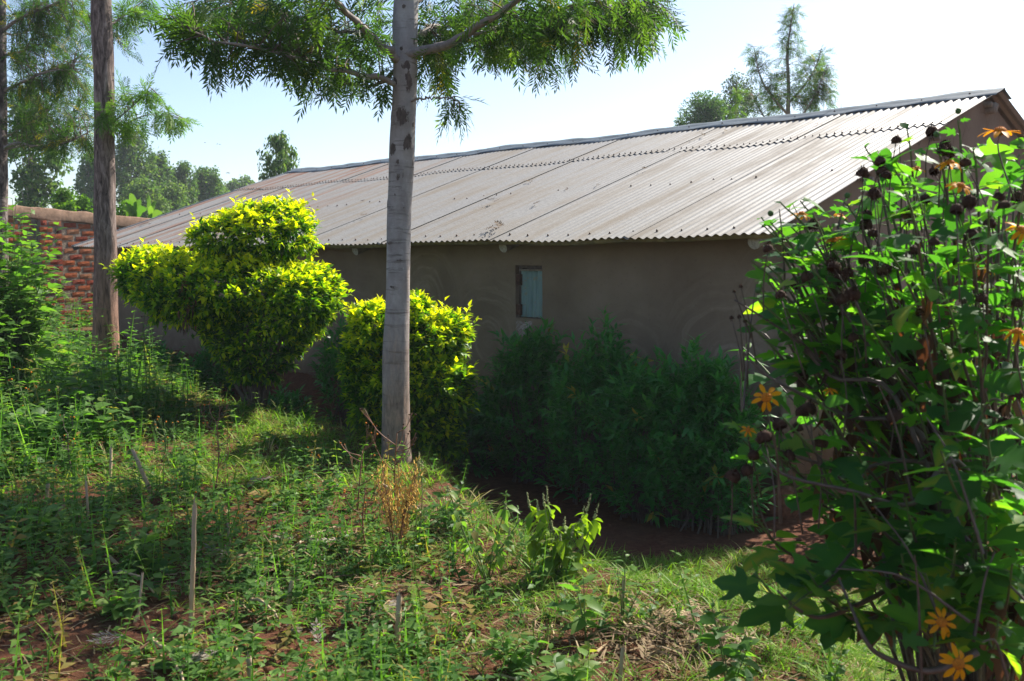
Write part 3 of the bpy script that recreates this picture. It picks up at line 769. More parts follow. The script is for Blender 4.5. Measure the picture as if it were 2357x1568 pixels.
def region_targets(regs, rg):
    """regs: (px,py,rx,ry,d,depth_half,count)"""
    out = []
    for (x, y, rx, ry, d, dh, c) in regs:
        for _ in range(c):
            r, a = math.sqrt(rg.random()), rg.uniform(0, 6.28)
            out.append(at(x + rx * r * math.cos(a), y + ry * r * math.sin(a), d + rg.uniform(-dh, dh)))
    return np.array(out)

# --- silky oak in the middle
rg = np.random.default_rng(31); D0 = 7.6
pts = [(852, 982, 1135), (868, 962, 1100), (877, 951, 1060), (879, 945, 1000), (880, 942, 850), (887, 943, 700), (890, 944, 550), (893, 949, 440), (897, 955, 330), (903, 958, 240), (905, 960, 140), (906, 962, 40), (909, 964, -80), (915, 964, -260), (922, 962, -460), (930, 955, -700)]
oak = empty('silky_oak_tree', gat(912, D0), 'pale barked silky oak in front of the house, trunk crossing the roof', 'tree', 'silky oak trees')
P, rad = spine(pts, D0, 420)
front = -np.pi / 2
def sc_at(px, py, hpx, wpx):
    p = at(px, py, D0); i = np.abs(P[:, 2] - p[2]).argmin(); q = np.clip((p[0] - P[i, 0]) / rad[i], -.98, .98)
    return (p[2], front + math.asin(q), 1.1 * hpx * mper(D0), max(.18, 1.0 * wpx * mper(D0) / rad[i]))
scars = [sc_at(*q) for q in [(938, 156, 16, 16), (912, 190, 18, 10), (944, 195, 34, 14), (928, 275, 34, 24), (940, 330, 34, 16), (906, 352, 24, 14), (952, 290, 10, 8), (905, 60, 10, 5), (932, 22, 10, 9), (920, 410, 14, 5), (918, 375, 12, 5), (930, 405, 18, 4), (950, 378, 14, 6), (903, 268, 14, 8), (912, 450, 7, 5), (926, 118, 6, 6), (890, 470, 10, 5), (933, 480, 9, 6), (955, 100, 18, 6), (910, 118, 26, 6), (900, 560, 6, 14), (925, 600, 5, 14), (905, 660, 6, 16)]]
mb = MB(); trunk_mesh(mb, P, rad, 44, .05, scars, 3); part('trunk', mb, M['bark_pale'], oak)
limbs = [
 ([(930, 128, D0 - .05), (985, 116, D0 - .1), (1050, 92, D0 - .3), (1110, 55, D0 - .5), (1180, 8, D0 - .7), (1260, -70, D0 - 1), (1330, -150, D0 - 1.2)], .040, .012),
 ([(940, 90, D0 + .05), (985, 70, D0 + .3), (1005, 62, D0 + .5), (1060, 92, D0 + .8), (1140, 95, D0 + 1.1), (1240, 90, D0 + 1.4), (1330, 86, D0 + 1.7)], .030, .008),
 ([(945, 10, D0), (990, -20, D0 + .2), (1080, -60, D0 + .4), (1240, -120, D0 + .3), (1450, -150, D0)], .035, .010),
 ([(1060, 80, D0 - .35), (1130, 70, D0 - .2), (1230, 40, D0), (1360, 10, D0 + .2), (1480, 5, D0 + .2)], .016, .006),
 ([(920, 135, D0 - .05), (880, 108, D0 - .2), (845, 75, D0 - .35), (800, 30, D0 - .6), (750, -30, D0 - .9), (680, -110, D0 - 1.1)], .036, .010),
 ([(920, 205, D0), (885, 182, D0 - .1), (830, 170, D0 - .2), (770, 160, D0 - .35), (700, 138, D0 - .5), (600, 112, D0 - .8), (500, 95, D0 - 1.0), (430, 70, D0 - 1.1)], .024, .005),
 ([(905, 165, D0 + .1), (880, 190, D0 + .2), (840, 196, D0 + .3), (790, 190, D0 + .5), (740, 150, D0 + .8)], .018, .005),
 ([(845, 75, D0 - .3), (790, 72, D0 - .1), (720, 60, D0 + .1), (640, 30, D0 + .3), (560, 20, D0 + .5)], .016, .005),
 ([(935, 232, D0 - .02), (985, 226, D0 - .2), (1020, 224, D0 - .3), (1055, 232, D0 - .35)], .008, .004),
 ([(920, -60, D0), (850, -120, D0 + .5), (700, -200, D0 + 1.2), (560, -220, D0 + 1.6)], .03, .01),
 ([(935, -180, D0), (1000, -280, D0 - .8), (1050, -360, D0 - 1.6)], .03, .01),
 ([(935, -300, D0), (880, -420, D0 - .8), (800, -500, D0 - 1.5)], .03, .01),
 ([(935, -200, D0), (1020, -330, D0 + 1.0), (1120, -420, D0 + 1.8)], .03, .01)]
nodes = []
for pp, r0, r1 in limbs:
    mb = MB(); Q = pxpath(pp, 30); Q[1:] += rg.normal(size=(29, 3)) * .006; tube(mb, Q, np.linspace(r0, r1, 30), 9); part('branch', mb, M['limb'], oak); nodes.append(Q[6:])
nodes = np.concatenate(nodes)
regs = [(760, 60, 120, 70, D0, .9, 43), (610, 70, 120, 60, D0, .9, 43), (470, 55, 85, 55, D0 - .6, .6, 30), (400, 45, 30, 20, D0 - .9, .3, 3), (400, 105, 25, 14, D0 - 1, .3, 3), (500, 135, 40, 22, D0 - .8, .4, 8), (690, 140, 60, 55, D0 - .3, .5, 18), (830, 130, 60, 70, D0 + .2, .8, 21), (870, 50, 40, 60, D0 + .6, .7, 12), (870, 190, 24, 20, D0 + .1, .3, 3), (560, 5, 170, 30, D0, .9, 25), (740, 185, 30, 22, D0, .3, 5),
        (1010, 60, 55, 60, D0 + .5, .7, 21), (1000, 150, 45, 70, D0 + .5, .6, 21), (1130, 60, 90, 60, D0 + .4, .9, 36), (1160, 125, 55, 30, D0 + .8, .5, 12), (1260, 60, 110, 55, D0 + .4, .9, 43), (1240, 140, 50, 45, D0 + .9, .5, 18), (1400, 40, 110, 50, D0 + .1, .8, 50), (1500, 45, 55, 50, D0, .6, 28), (1320, 110, 50, 36, D0 + 1.2, .4, 11), (1420, 100, 60, 30, D0 + .5, .6, 14), (1290, 0, 260, 25, D0, .9, 31), (1055, 240, 26, 32, D0 - .35, .15, 6), (960, 180, 25, 40, D0 + .4, .3, 5),
        (900, -200, 500, 130, D0 + .5, 1.2, 25), (930, -430, 350, 150, D0, 1.4, 17)]
mw, ml = MB(), MB(); twigs(mw, ml, nodes, region_targets(regs, rg), FRONDS, .225, (4, 8), (.45, .2), rg, yellow=.008)
part('twig', mw, M['twig'], oak); part('crown', ml, M['oak'], oak)

# --- rough barked trunk on the left
rg = np.random.default_rng(32); D1 = 11.5
pts = [(212, 282, 850), (214, 275, 800), (216, 271, 730), (217, 268, 640), (218, 266, 540), (218, 264, 420), (218, 263, 300), (217, 261, 190), (213, 258, 80), (211, 254, 0), (211, 250, -150), (213, 247, -350), (218, 244, -600)]
t2 = empty('silky_oak_tree', gat(246, D1), 'brown rough barked trunk standing left of the golden topiary shrub', 'tree', 'silky oak trees')
P, rad = spine(pts, D1, 260); mb = MB(); trunk_mesh(mb, P, rad, 40, .06, None, 8); part('trunk', mb, M['bark_rough'], t2)
nodes = []
for pp, r0 in [([(255, 285, D1), (275, 270, D1 - .1), (310, 240, D1 - .2), (350, 205, D1 - .3)], .012), ([(255, 290, D1), (290, 285, D1), (340, 265, D1 + .1), (420, 272, D1 + .2)], .012), ([(255, 280, D1), (262, 300, D1 - .1), (285, 318, D1 - .1), (320, 318, D1)], .006), ([(240, 285, D1 - .1), (232, 270, D1 - .25), (228, 255, D1 - .3)], .006),
               ([(250, 60, D1), (280, 40, D1 + .2), (320, 10, D1 + .4), (370, -30, D1 + .6)], .014), ([(240, -100, D1), (330, -200, D1 + .6), (420, -260, D1 + 1)], .03), ([(235, -200, D1), (140, -300, D1 - .5), (60, -350, D1 - 1)], .03)]:
    mb = MB(); Q = pxpath(pp, 18); tube(mb, Q, np.linspace(r0, .003, 18), 6); part('branch', mb, M['limb'], t2); nodes.append(Q[4:])
nodes = np.concatenate(nodes)
regs = [(300, 225, 45, 30, D1 - .1, .3, 12), (345, 205, 14, 12, D1 - .25, .1, 4), (350, 265, 50, 22, D1 + .1, .25, 14), (405, 275, 22, 14, D1 + .2, .15, 6), (290, 270, 30, 35, D1, .3, 9), (238, 262, 18, 22, D1 - .3, .1, 8), (300, 295, 30, 14, D1, .2, 4), (330, 10, 30, 25, D1 + .5, .3, 9), (290, 40, 25, 40, D1 + .3, .3, 9)]
mw, ml = MB(), MB(); twigs(mw, ml, nodes, region_targets(regs, rg), FRONDS, .20, (5, 9), (.5, .2), rg, twig_r=.005)
regs = [(360, -160, 80, 60, D1 + .8, .5, 8)]
twigs(mw, ml, nodes, region_targets(regs, rg), FRONDS, .2, (5, 9), (.5, .2), rg, twig_r=.005)
part('twig', mw, M['twig'], t2); part('crown', ml, M['oak_bright'], t2)

# --- dark silky oak at the far left edge
rg = np.random.default_rng(33); D2 = 13.5
t3 = empty('silky_oak_tree', gat(-4, D2), 'dark trunk cut by the left edge, its branches spreading right over the brick wall', 'tree', 'silky oak trees')
pts = [(-26, 20, 820), (-24, 17, 560), (-22, 16, 400), (-20, 14, 200), (-18, 12, 0), (-16, 10, -200), (-12, 6, -500)]
P, rad = spine(pts, D2, 200); mb = MB(); trunk_mesh(mb, P, rad, 28, .05, [], 12); part('trunk', mb, M['bark_dark'], t3)
nodes = []
for pp, r0 in [([(5, 345, D2), (40, 330, D2 - .2), (90, 338, D2 - .3), (150, 330, D2 - .5), (215, 298, D2 - .8)], .03), ([(5, 345, D2), (60, 332, D2 + .2), (110, 300, D2 + .4), (180, 250, D2 + .6)], .018), ([(8, 318, D2), (50, 295, D2 + .2), (100, 260, D2 + .3), (130, 235, D2 + .5)], .022), ([(8, 210, D2), (50, 190, D2 - .3), (110, 165, D2 - .6), (170, 160, D2 - .8)], .025), ([(8, 128, D2), (50, 118, D2), (70, 95, D2), (100, 20, D2 + .2), (110, -40, D2 + .3)], .022), ([(8, 70, D2), (50, 40, D2 - .4), (110, 15, D2 - .6), (190, -20, D2 - .9)], .026), ([(6, 75, D2), (40, 80, D2 + .3), (100, 60, D2 + .6), (190, 40, D2 + .8)], .018), ([(0, -60, D2), (100, -160, D2), (250, -220, D2)], .03)]:
    mb = MB(); Q = pxpath(pp, 20); tube(mb, Q, np.linspace(r0, .005, 20), 6); part('branch', mb, M['limb'], t3); nodes.append(Q[3:])
nodes = np.concatenate(nodes)
regs = [(60, 30, 55, 45, D2, .7, 36), (150, 30, 60, 60, D2, .9, 50), (70, 115, 55, 45, D2, .7, 34), (160, 110, 50, 55, D2, .8, 46), (60, 200, 45, 40, D2, .7, 30), (150, 200, 60, 50, D2, .8, 50), (70, 270, 50, 35, D2, .6, 30), (160, 280, 55, 45, D2, .7, 46), (110, 330, 90, 28, D2 - .2, .6, 34), (205, 330, 22, 20, D2 - .7, .3, 9), (205, 150, 15, 130, D2, .5, 20), (280, 60, 22, 50, D2 + .8, .4, 9), (295, 95, 26, 30, D2 + .8, .3, 9), (140, -90, 100, 60, D2 + .4, .6, 14)]
mw, ml = MB(), MB(); twigs(mw, ml, nodes, region_targets(regs, rg), FRONDS_S, .22, (5, 9), (.35, .22), rg, yellow=.05)
part('twig', mw, M['twig'], t3); part('crown', ml, M['oak'], t3)

# --- three-leader silky oak behind the ridge, and its neighbours
rg = np.random.default_rng(34); D3 = 21.0
t4 = empty('silky_oak_tree', gat(1812, D3), 'feathery young tree with three leaders rising behind the ridge at right', 'tree', 'trees behind the roof ridge')
mb = MB(); nodes = []
for pp, r0 in [([(1812, 560, D3), (1813, 300, D3), (1815, 200, D3), (1812, 120, D3), (1820, 60, D3), (1828, 8, D3)], .06), ([(1812, 262, D3), (1775, 220, D3 - .3), (1750, 175, D3 - .5), (1735, 108, D3 - .6)], .03), ([(1813, 240, D3), (1845, 205, D3 + .3), (1875, 160, D3 + .4), (1890, 112, D3 + .5)], .03), ([(1815, 300, D3), (1850, 260, D3 - .4), (1880, 210, D3 - .5), (1905, 150, D3 - .5)], .025), ([(1810, 320, D3), (1760, 270, D3 + .4), (1735, 220, D3 + .5)], .03)]:
    Q = pxpath(pp, 30); tube(mb, Q, np.linspace(r0, .008, 30), 7); nodes.append(Q[4:])
part('trunk', mb, M['limb'], t4); nodes = np.concatenate(nodes); tg = []
for (x0, y0, x1, y1, w0, w1, c, dd) in [(1813, 250, 1826, 20, 46, 14, 110, 0), (1785, 240, 1735, 110, 40, 16, 60, -.5), (1840, 230, 1890, 118, 36, 18, 60, .4), (1875, 250, 1905, 160, 40, 16, 60, -.4), (1760, 270, 1730, 215, 40, 34, 55, .4), (1900, 260, 1890, 200, 26, 30, 34, -.3), (1830, 262, 1800, 200, 60, 40, 40, 0)]:
    for _ in range(c):
        s = rg.random() ** .9; w = w0 + (w1 - w0) * s; sd = rg.choice([-1, 1]); q = rg.uniform(.4, 1)
        tg.append(at(x0 + (x1 - x0) * s + sd * w * q, y0 + (y1 - y0) * s - 6 * q, D3 + dd + rg.uniform(-.35, .35)))
mw, ml = MB(), MB(); twigs(mw, ml, nodes, np.array(tg), FRONDS_S, .22, (4, 7), (.45, .2), rg, twig_r=.006, droop=.15, sides=3)
part('twig', mw, M['twig'], t4); part('crown', ml, M['oak'], t4)

# --- far trees: leaf clumps through the crown volume
def far_tree(name, px, top, hw, d, label, mat, seed, n=9000, leaf=.16, lw=.3, clump=.55, bottom=500, ncl=60, group=None, open_=.6, tint=(.5, .22), hang=.5, shape=1.0, trunk_r=.12, barkm='limb', cat='tree'):
    rg = np.random.default_rng(seed); m = mper(d); b = gat(px, d); ztop = at(px, top, d)[2]; zbot = max(at(px, bottom, d)[2], b[2] + .5); W = hw * m
    o = empty(name, b, label, cat, group); H = ztop - zbot
    cc = []; 
    for k in range(ncl):
        h = (k + rg.random()) / ncl; wr = W * (math.sin(math.pi * min(1, .12 + .88 * (1 - h) ** shape)) * .75 + .25 * (1 - h)) 
        a, r = rg.uniform(0, 6.28), math.sqrt(rg.uniform(.05, 1))
        cc.append([b[0] + wr * r * math.cos(a), b[1] + wr * r * math.sin(a), zbot + h * H])
    cc = np.array(cc); cc[:, 2] -= clump * .3
    mb = MB(); tp = np.array([b[0] + .2 * W * math.sin(seed), b[1], ztop - H * .1])
    Q = smooth_path([b, b * .6 + tp * .4 + rg.normal(size=3) * .1, tp], 14); tube(mb, Q, np.linspace(trunk_r, .02, 14), 7)
    for c in cc[::2]:
        i = int(np.clip((c[2] - .8 * clump - b[2]) / max(tp[2] - b[2], .1) * 13 - 1, 1, 12)); tube(mb, smooth_path([Q[i], (Q[i] + c) / 2 + [0, 0, .05 * H * 0], c], 5), [trunk_r * .35, .012], 4, cap=False)
    part('trunk', mb, M[barkm], o)
    ml = MB(); per = int(n * .75) // ncl; tm = L_tiny(lw, .05, .15)
    for c in cc:
        q = rg.normal(size=(per, 3)); q = nrm(q) * (rg.random(per) ** .45)[:, None] * clump * rg.uniform(.4, .9) * np.array([.8, .8, 1.0])
        keep = rg.random(per) > open_ * rg.random(); q = q[keep]
        dd = rdir(len(q), -hang, rg); t0 = tint[0] + rg.normal() * .12
        instance(ml, tm, c + q, frames(dd, rg.uniform(0, 6, len(q))), leaf * .72 * rg.uniform(.7, 1.3, len(q)), np.clip(t0 + rg.normal(size=len(q)) * tint[1], 0, 1))
    part('crown', ml, M[mat], o); return o
g_ = 'eucalyptus trees beyond the brick wall'
far_tree('eucalyptus_tree', 88, 200, 72, 36, 'eucalyptus with a bare pale trunk seen through the dark branches at far left', 'euca', 41, 11000, .24, .28, .75, 475, 52, g_)
far_tree('eucalyptus_tree', 222, 352, 48, 56, 'dark bushy eucalyptus half hidden behind the rough brown trunk', 'euca', 42, 9000, .26, .3, .8, 470, 56, g_, tint=(.3, .2))
far_tree('eucalyptus_tree', 312, 300, 58, 60, 'tallest rounded eucalyptus just right of the rough brown trunk', 'euca', 43, 15000, .26, .3, .9, 470, 84, g_)
far_tree('eucalyptus_tree', 372, 352, 40, 62, 'eucalyptus leaning on the right side of the tallest one', 'euca', 44, 10000, .26, .3, .8, 480, 56, g_)
far_tree('eucalyptus_tree', 340, 412, 60, 52, 'low pale eucalyptus growth under the tallest one, above the bananas', 'euca', 45, 9000, .22, .3, .8, 490, 36, g_, tint=(.65, .2))
far_tree('eucalyptus_tree', 430, 374, 30, 64, 'slim eucalyptus with a pointed top between the tall clump and the twin crowned tree', 'euca', 46, 8000, .26, .3, .85, 480, 36, g_)
far_tree('eucalyptus_tree', 484, 386, 40, 66, 'twin crowned eucalyptus standing above the left slope of the roof', 'euca', 47, 10000, .26, .3, .8, 470, 60, g_)
far_tree('eucalyptus_tree', 405, 420, 34, 55, 'short eucalyptus whose crown fills the gap below the slim pointed one', 'euca', 48, 6000, .22, .3, .7, 490, 30, g_, tint=(.6, .2))
far_tree('eucalyptus_tree', 560, 412, 36, 95, 'distant bluish low tree between the twin crowned tree and the lone sparse one', 'euca', 49, 6000, .4, .35, 1.2, 450, 26, g_)
far_tree('eucalyptus_tree', 520, 432, 24, 80, 'small low tree touching the roof line right of the twin crowned one', 'euca', 50, 4000, .3, .35, .9, 460, 20, g_)
far_tree('eucalyptus_tree', 645, 305, 52, 33, 'lone sparse eucalyptus with drooping leaves above the upper left end of the roof', 'euca', 51, 4200, .20, .2, .34, 430, 70, g_, open_=.5, hang=1.6, trunk_r=.07)
g_ = 'trees behind the roof ridge'
far_tree('round_tree', 1618, 222, 66, 42, 'dense rounded dark tree behind the ridge, left of the feathery three leader tree', 'euca', 52, 14000, .13, .3, .62, 300, 60, g_, open_=.1, tint=(.35, .15), hang=-.3, shape=.75)
far_tree('round_tree', 1560, 276, 18, 43, 'small rounded treetop barely above the ridge left of the dense dark tree', 'euca', 53, 2000, .13, .3, .4, 310, 14, g_, tint=(.35, .15))
far_tree('round_tree', 1692, 172, 44, 46, 'hazy grey green tree peeping out behind the left leader of the feathery tree', 'olive', 54, 8000, .17, .25, .65, 300, 46, g_, hang=.8)
far_tree('leafy_bush', 165, 438, 60, 25, 'bright green bush showing above the brick wall coping at left', 'lime', 55, 6000, .12, .35, .32, 500, 30, None, tint=(.3, .2), trunk_r=.03, cat='bush')
far_tree('leafy_bush', 262, 455, 40, 26, 'light green bush behind the coping right beside the rough trunk', 'lime', 56, 3000, .12, .35, .3, 500, 18, None, tint=(.25, .2), trunk_r=.03, cat='bush')
# young feathery sapling, and a tip further right
def sapling(px, top, hw, d, label, c, seed, tint):
    rg = np.random.default_rng(seed); b = gat(px, d); o = empty('silky_oak_sapling', b, label, 'tree', 'trees behind the roof ridge')
    tp = at(px, top, d); mb = MB(); Q = smooth_path([b, (b + tp) / 2, tp], 24); tube(mb, Q, np.linspace(.035, .006, 24), 6); part('trunk', mb, M['limb'], o)
    tg = []
    for _ in range(c):
        s = rg.random(); w = hw * mper(d) * (1 - s * .75); a = rg.uniform(0, 6.28); zb = tp[2] - 2.0
        tg.append([tp[0] + w * math.cos(a), tp[1] + w * math.sin(a), zb + (tp[2] - zb) * s + .05])
    mw, ml = MB(), MB(); twigs(mw, ml, Q[4:], np.array(tg), FRONDS_S, .2, (4, 7), tint, rg, twig_r=.005, droop=.1, sides=3); part('twig', mw, M['twig'], o); part('crown', ml, M['oak_bright'], o)
sapling(1694, 212, 26, 19, 'yellow green feathery sapling in front of the dense dark tree', 60, 61, (.75, .15))
sapling(1936, 238, 10, 20, 'thin feathery treetop just showing over the ridge at far right', 14, 62, (.4, .15))
# banana plants
def banana(px, d, label, leaves, seed):
    rg = np.random.default_rng(seed); b = gat(px, d); o = empty('banana_plant', b, label, 'plant', 'banana plants behind the brick wall')
    mb = MB(); top = at(px, 508, d); tube(mb, [b, (b + top) / 2, top], [.11, .09, .06], 8); part('stem', mb, M['stem_g'], o)
    for (x, y, w) in leaves:
        tip = at(x, y, d + rg.uniform(-.4, .4)); mb = MB(); n = 14; mid = (top + tip) / 2 + np.array([0, 0, .18 * np.linalg.norm(tip - top)])
        Q = smooth_path([top, mid, tip], n); side = nrm(np.cross(nrm(tip - top), [0.3, 1, .2])); s = np.linspace(0, 1, n); wd = w * np.sin(np.pi * np.clip(s * .9 + .1, 0, 1)) ** .6 + .01
        jag = rg.uniform(.75, 1.0, n)
        V = np.concatenate([Q - side * (wd * jag)[:, None] + [0, 0, .04], Q, Q + side * (wd * jag[::-1])[:, None] + [0, 0, .04]]); F = []
        for q in range(n - 1): F += [(q, n + q, n + q + 1), (q, n + q + 1, q + 1), (n + q, 2 * n + q, 2 * n + q + 1), (n + q, 2 * n + q + 1, n + q + 1)]
        mb.add(V, F, rg.uniform(.1, .9)); part('leaf', mb, M['banana'], o)
banana(312, 26, 'banana plant right of the rough trunk, leaves torn and arching', [(290, 462, .10), (300, 448, .12), (322, 462, .11), (338, 484, .10), (280, 480, .09)], 71)
banana(345, 27, 'banana plant with one pale upright leaf, nearest the roof edge', [(341, 452, .07), (358, 466, .08), (374, 492, .09), (350, 478, .08)], 72)
# ------------------------------------------------------------------ clipped golden shrubs and hedge
def shoots(ml, base, dirs, length, nl, leaf, tm, rg, tint0, tint1, gap=.02, spread=1.1, jt=.08):
    """decussate leaves along short shoots"""
    N = len(base); pos, dd, sc, ti = [], [], [], []
    a0 = rg.uniform(0, 6.28, N); fr = frames(dirs); S, Nn = fr[:, :, 0], fr[:, :, 2]
    for k in range(nl):
        s = k / max(nl - 1, 1); p = base + dirs * (length * s)[:, None]
        a = a0 + (k // 2) * 1.571 + (k % 2) * np.pi + rg.normal(size=N) * .25
        r = S * np.cos(a)[:, None] + Nn * np.sin(a)[:, None]; op = spread * (1 - .55 * s)
        d = nrm(dirs + r * op + rg.normal(size=(N, 3)) * .12)
        pos.append(p); dd.append(d); sc.append(leaf * (1 - .3 * abs(s - .45)) * rg.uniform(.8, 1.15, N)); ti.append(np.clip(tint0 + (tint1 - tint0) * s + rg.normal(size=N) * jt, 0, 1))
    pos, dd, sc, ti = map(np.concatenate, (pos, dd, sc, ti))
    instance(ml, tm, pos, frames(dd, rg.normal(size=len(pos)) * .35), sc, ti)
def ell_points(ells, n, rg, inset=.12):
    """points on the outer shell of a union of ellipsoids, with normals"""
    A = np.array([(rx * ry + rx * rz + ry * rz) for (_, rx, ry, rz) in ells]); pr = A / A.sum(); P = []; Nn = []
    for i, (c, rx, ry, rz) in enumerate(ells):
        k = int(n * pr[i]); q = nrm(rg.normal(size=(k, 3))); R3 = np.array([rx, ry, rz])
        wob = 1 + .11 * np.sin(q[:, 0] * 7 + i) * np.sin(q[:, 2] * 6 + 2 * i) + .05 * np.sin(q[:, 1] * 11 + q[:, 2] * 9)
        p = c + q * R3 * (wob - inset * rg.random(k) ** 1.5)[:, None]; ok = np.ones(k, bool)
        for j, (c2, a, b, d) in enumerate(ells):
            if j != i: ok &= ((((p - c2) / [a, b, d]) ** 2).sum(1) > .86)
        P.append(p[ok]); Nn.append(nrm(q / R3)[ok])
    return np.concatenate(P), np.concatenate(Nn)
LG = L_tiny(.25, .07, .22); LN = L_tiny(.15, .04, .3)
def golden(px_ells, d, base_px, label, seed, n, leaf, stems, crown_t):
    rg = np.random.default_rng(seed); m = mper(d); ells = [(at(x, y, d + dd), rx * m, rd, ry * m) for (x, y, rx, ry, rd, dd) in px_ells]
    b = gat(base_px, d); o = empty('golden_shrub', b, label, 'shrub', 'golden leaved clipped shrubs')
    P, Nn = ell_points(ells, n, rg); zc = np.array([e[0][2] for e in ells]); z0, z1 = b[2] + .5, max(zc) + .2
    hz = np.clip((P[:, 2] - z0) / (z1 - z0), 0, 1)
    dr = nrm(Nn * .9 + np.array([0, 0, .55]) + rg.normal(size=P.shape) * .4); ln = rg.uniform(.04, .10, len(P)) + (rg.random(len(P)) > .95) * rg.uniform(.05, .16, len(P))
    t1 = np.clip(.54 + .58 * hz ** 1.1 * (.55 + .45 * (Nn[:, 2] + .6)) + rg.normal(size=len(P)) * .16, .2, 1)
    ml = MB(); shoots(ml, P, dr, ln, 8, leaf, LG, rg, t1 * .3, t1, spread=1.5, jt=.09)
    # older inner foliage
    Pi, Ni = ell_points([(c, a * .84, e * .84, f * .84) for (c, a, e, f) in ells], n // 3, rg, .3)
    shoots(ml, Pi, nrm(Ni + rg.normal(size=Pi.shape) * .6), rg.uniform(.06, .12, len(Pi)), 7, leaf * 1.05, LG, rg, .08 + 0 * Pi[:, 0], .34 + 0 * Pi[:, 0])
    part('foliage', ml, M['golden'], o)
    mb = MB()
    for k in range(stems):
        a = rg.uniform(0, 6.28); s = b + np.array([.06 * math.cos(a), .06 * math.sin(a), -.05]); i = rg.integers(len(ells)); c, rx, ry, rz = ells[i]
        tpt = c + nrm(rg.normal(size=3)) * [rx * .6, ry * .6, rz * .4]; mid = s * .55 + tpt * .45; mid[:2] = s[:2] * .62 + tpt[:2] * .38
        tube(mb, smooth_path([s, mid, tpt], 10), np.linspace(rg.uniform(.012, .026), .005, 10), 6)
    part('stem', mb, M['stem_b'], o)
    return o, ells, rg
gs, ge, grg = golden([(608, 540, 104, 56, .46, 0), (522, 550, 66, 36, .36, -.05), (640, 515, 58, 40, .33, 0), (530, 668, 205, 66, .78, 0), (680, 684, 98, 62, .55, -.1), (372, 634, 88, 48, .46, .05), (440, 690, 84, 44, .42, 0), (590, 762, 112, 78, .46, -.05), (598, 822, 62, 50, .28, -.05), (650, 725, 90, 54, .45, -.1)], 9.6, 585,
                    'large two tiered golden topiary shrub in front of the house wall', 81, 4600, .078, 26, 1)
mb = MB(); rg = np.random.default_rng(5)
pp = np.array([at(430 + rg.normal() * 12, y, 8.85 + rg.uniform(0, .1)) for y in np.linspace(625, 760, 60)])
instance(mb, LN, pp, frames(rdir(60, -1.6, rg)), rg.uniform(.05, .09, 60), rg.random(60)); part('dead_sprig', mb, M['dry'], gs)
golden([(985, 790, 74, 58, .36, 0), (1035, 770, 34, 34, .2, -.05), (955, 728, 30, 36, .2, 0), (858, 755, 36, 44, .26, .1), (835, 830, 34, 56, .26, .1), (990, 880, 82, 58, .38, -.05), (850, 920, 34, 50, .26, .1), (965, 965, 74, 46, .32, -.05), (1020, 1016, 34, 16, .18, -.1), (1045, 925, 26, 18, .14, -.1), (890, 1000, 36, 36, .24, .05), (930, 860, 84, 76, .36, .05)], 8.35, 940,
       'smaller golden shrub growing behind the pale silky oak trunk', 82, 3200, .074, 14, .8)
def hedge(px, top, hw, d, label, seed, n=240, base_d=None, leaf=.125, gap=0.0, cat='shrub', group='dark leaved shrubs along the house wall', bare=.25):
    rg = np.random.default_rng(seed); m = mper(d); b = gat(px, d); o = empty('hedge_shrub', b, label, cat, group); ztop = at(px, top, d)[2]; H = ztop - b[2]; W = hw * m
    P = []; Dr = []; mb = MB()
    n = int(n * .8)
    for k in range(n):
        a = rg.uniform(0, 6.28); r = math.sqrt(rg.random()); h = bare + (1 - bare) * rg.random() ** .75; w = W * (.55 + .6 * math.sin(math.pi * min(.95, h * .85 + .08)))
        top_f = 1 - .25 * r * r + .06 * math.sin(3 * a + seed)
        p = np.array([b[0] + w * r * math.cos(a), b[1] + w * .8 * r * math.sin(a), b[2] + H * h * top_f - .12]); P.append(p); Dr.append([.5 * r * math.cos(a), .5 * r * math.sin(a), rg.uniform(.3, 1.1)])
        if k % 4 == 0:
            s = b + np.array([rg.normal() * .10, rg.normal() * .08, -.04]); mid = (s + p) / 2; mid[:2] = s[:2] * .65 + p[:2] * .35; tube(mb, smooth_path([s, mid, p], 7), np.linspace(rg.uniform(.006, .012), .003, 7), 5, cap=False)
    P = np.array(P); Dr = nrm(np.array(Dr) + rg.normal(size=P.shape) * .25)
    part('stem', mb, M['stem_b'], o); ml = MB()
    t = np.clip(.45 + rg.normal(size=n) * .18, .05, .88); yel = rg.random(n) > .985; t = np.where(yel, .98, t)
    shoots(ml, P, Dr, rg.uniform(.14, .26, n), 11, leaf, LN, rg, t - .15, t, spread=1.15, jt=.06)
    part('foliage', ml, M['dark'], o); return o
def wall_d(px, off):
    r = (px - CX) / FPX; P = W0 - G * off
    L = (P[0] - r * P[1]) / (r * U[1] - U[0]); return P[1] + L * U[1]
for q, (px, top, hw, off, lab, n) in enumerate([
    (1098, 900, 62, .85, 'low loose hedge shrub next to the smaller golden shrub', 210),
    (1222, 748, 92, .75, 'hedge shrub under the blue window with a bleached leaf on top', 420),
    (1385, 765, 100, .80, 'tallest dense hedge shrub right of the window', 460),
    (1480, 830, 78, .95, 'hedge shrub with yellowing lower leaves in the middle of the row', 330),
    (1580, 800, 84, .85, 'hedge shrub second from the house corner', 400),
    (1672, 845, 64, .75, 'hedge shrub nearest the house corner, behind the sunflower bush', 300),
    (785, 745, 42, .80, 'thin dark shrub against the wall between the two golden shrubs', 120),
    (345, 798, 62, 1.0, 'low dark shrub by the wall right of the rough brown trunk', 200),
    (470, 815, 44, .85, 'dark shrub by the wall left of the topiary stems', 120),
    (640, 905, 52, 1.2, 'small ragged dark shrub beside the foot of the topiary', 90)]):
    hedge(px, top, hw, wall_d(px, off), lab, 90 + q, n, bare=.12 if q not in (6,) else .2)
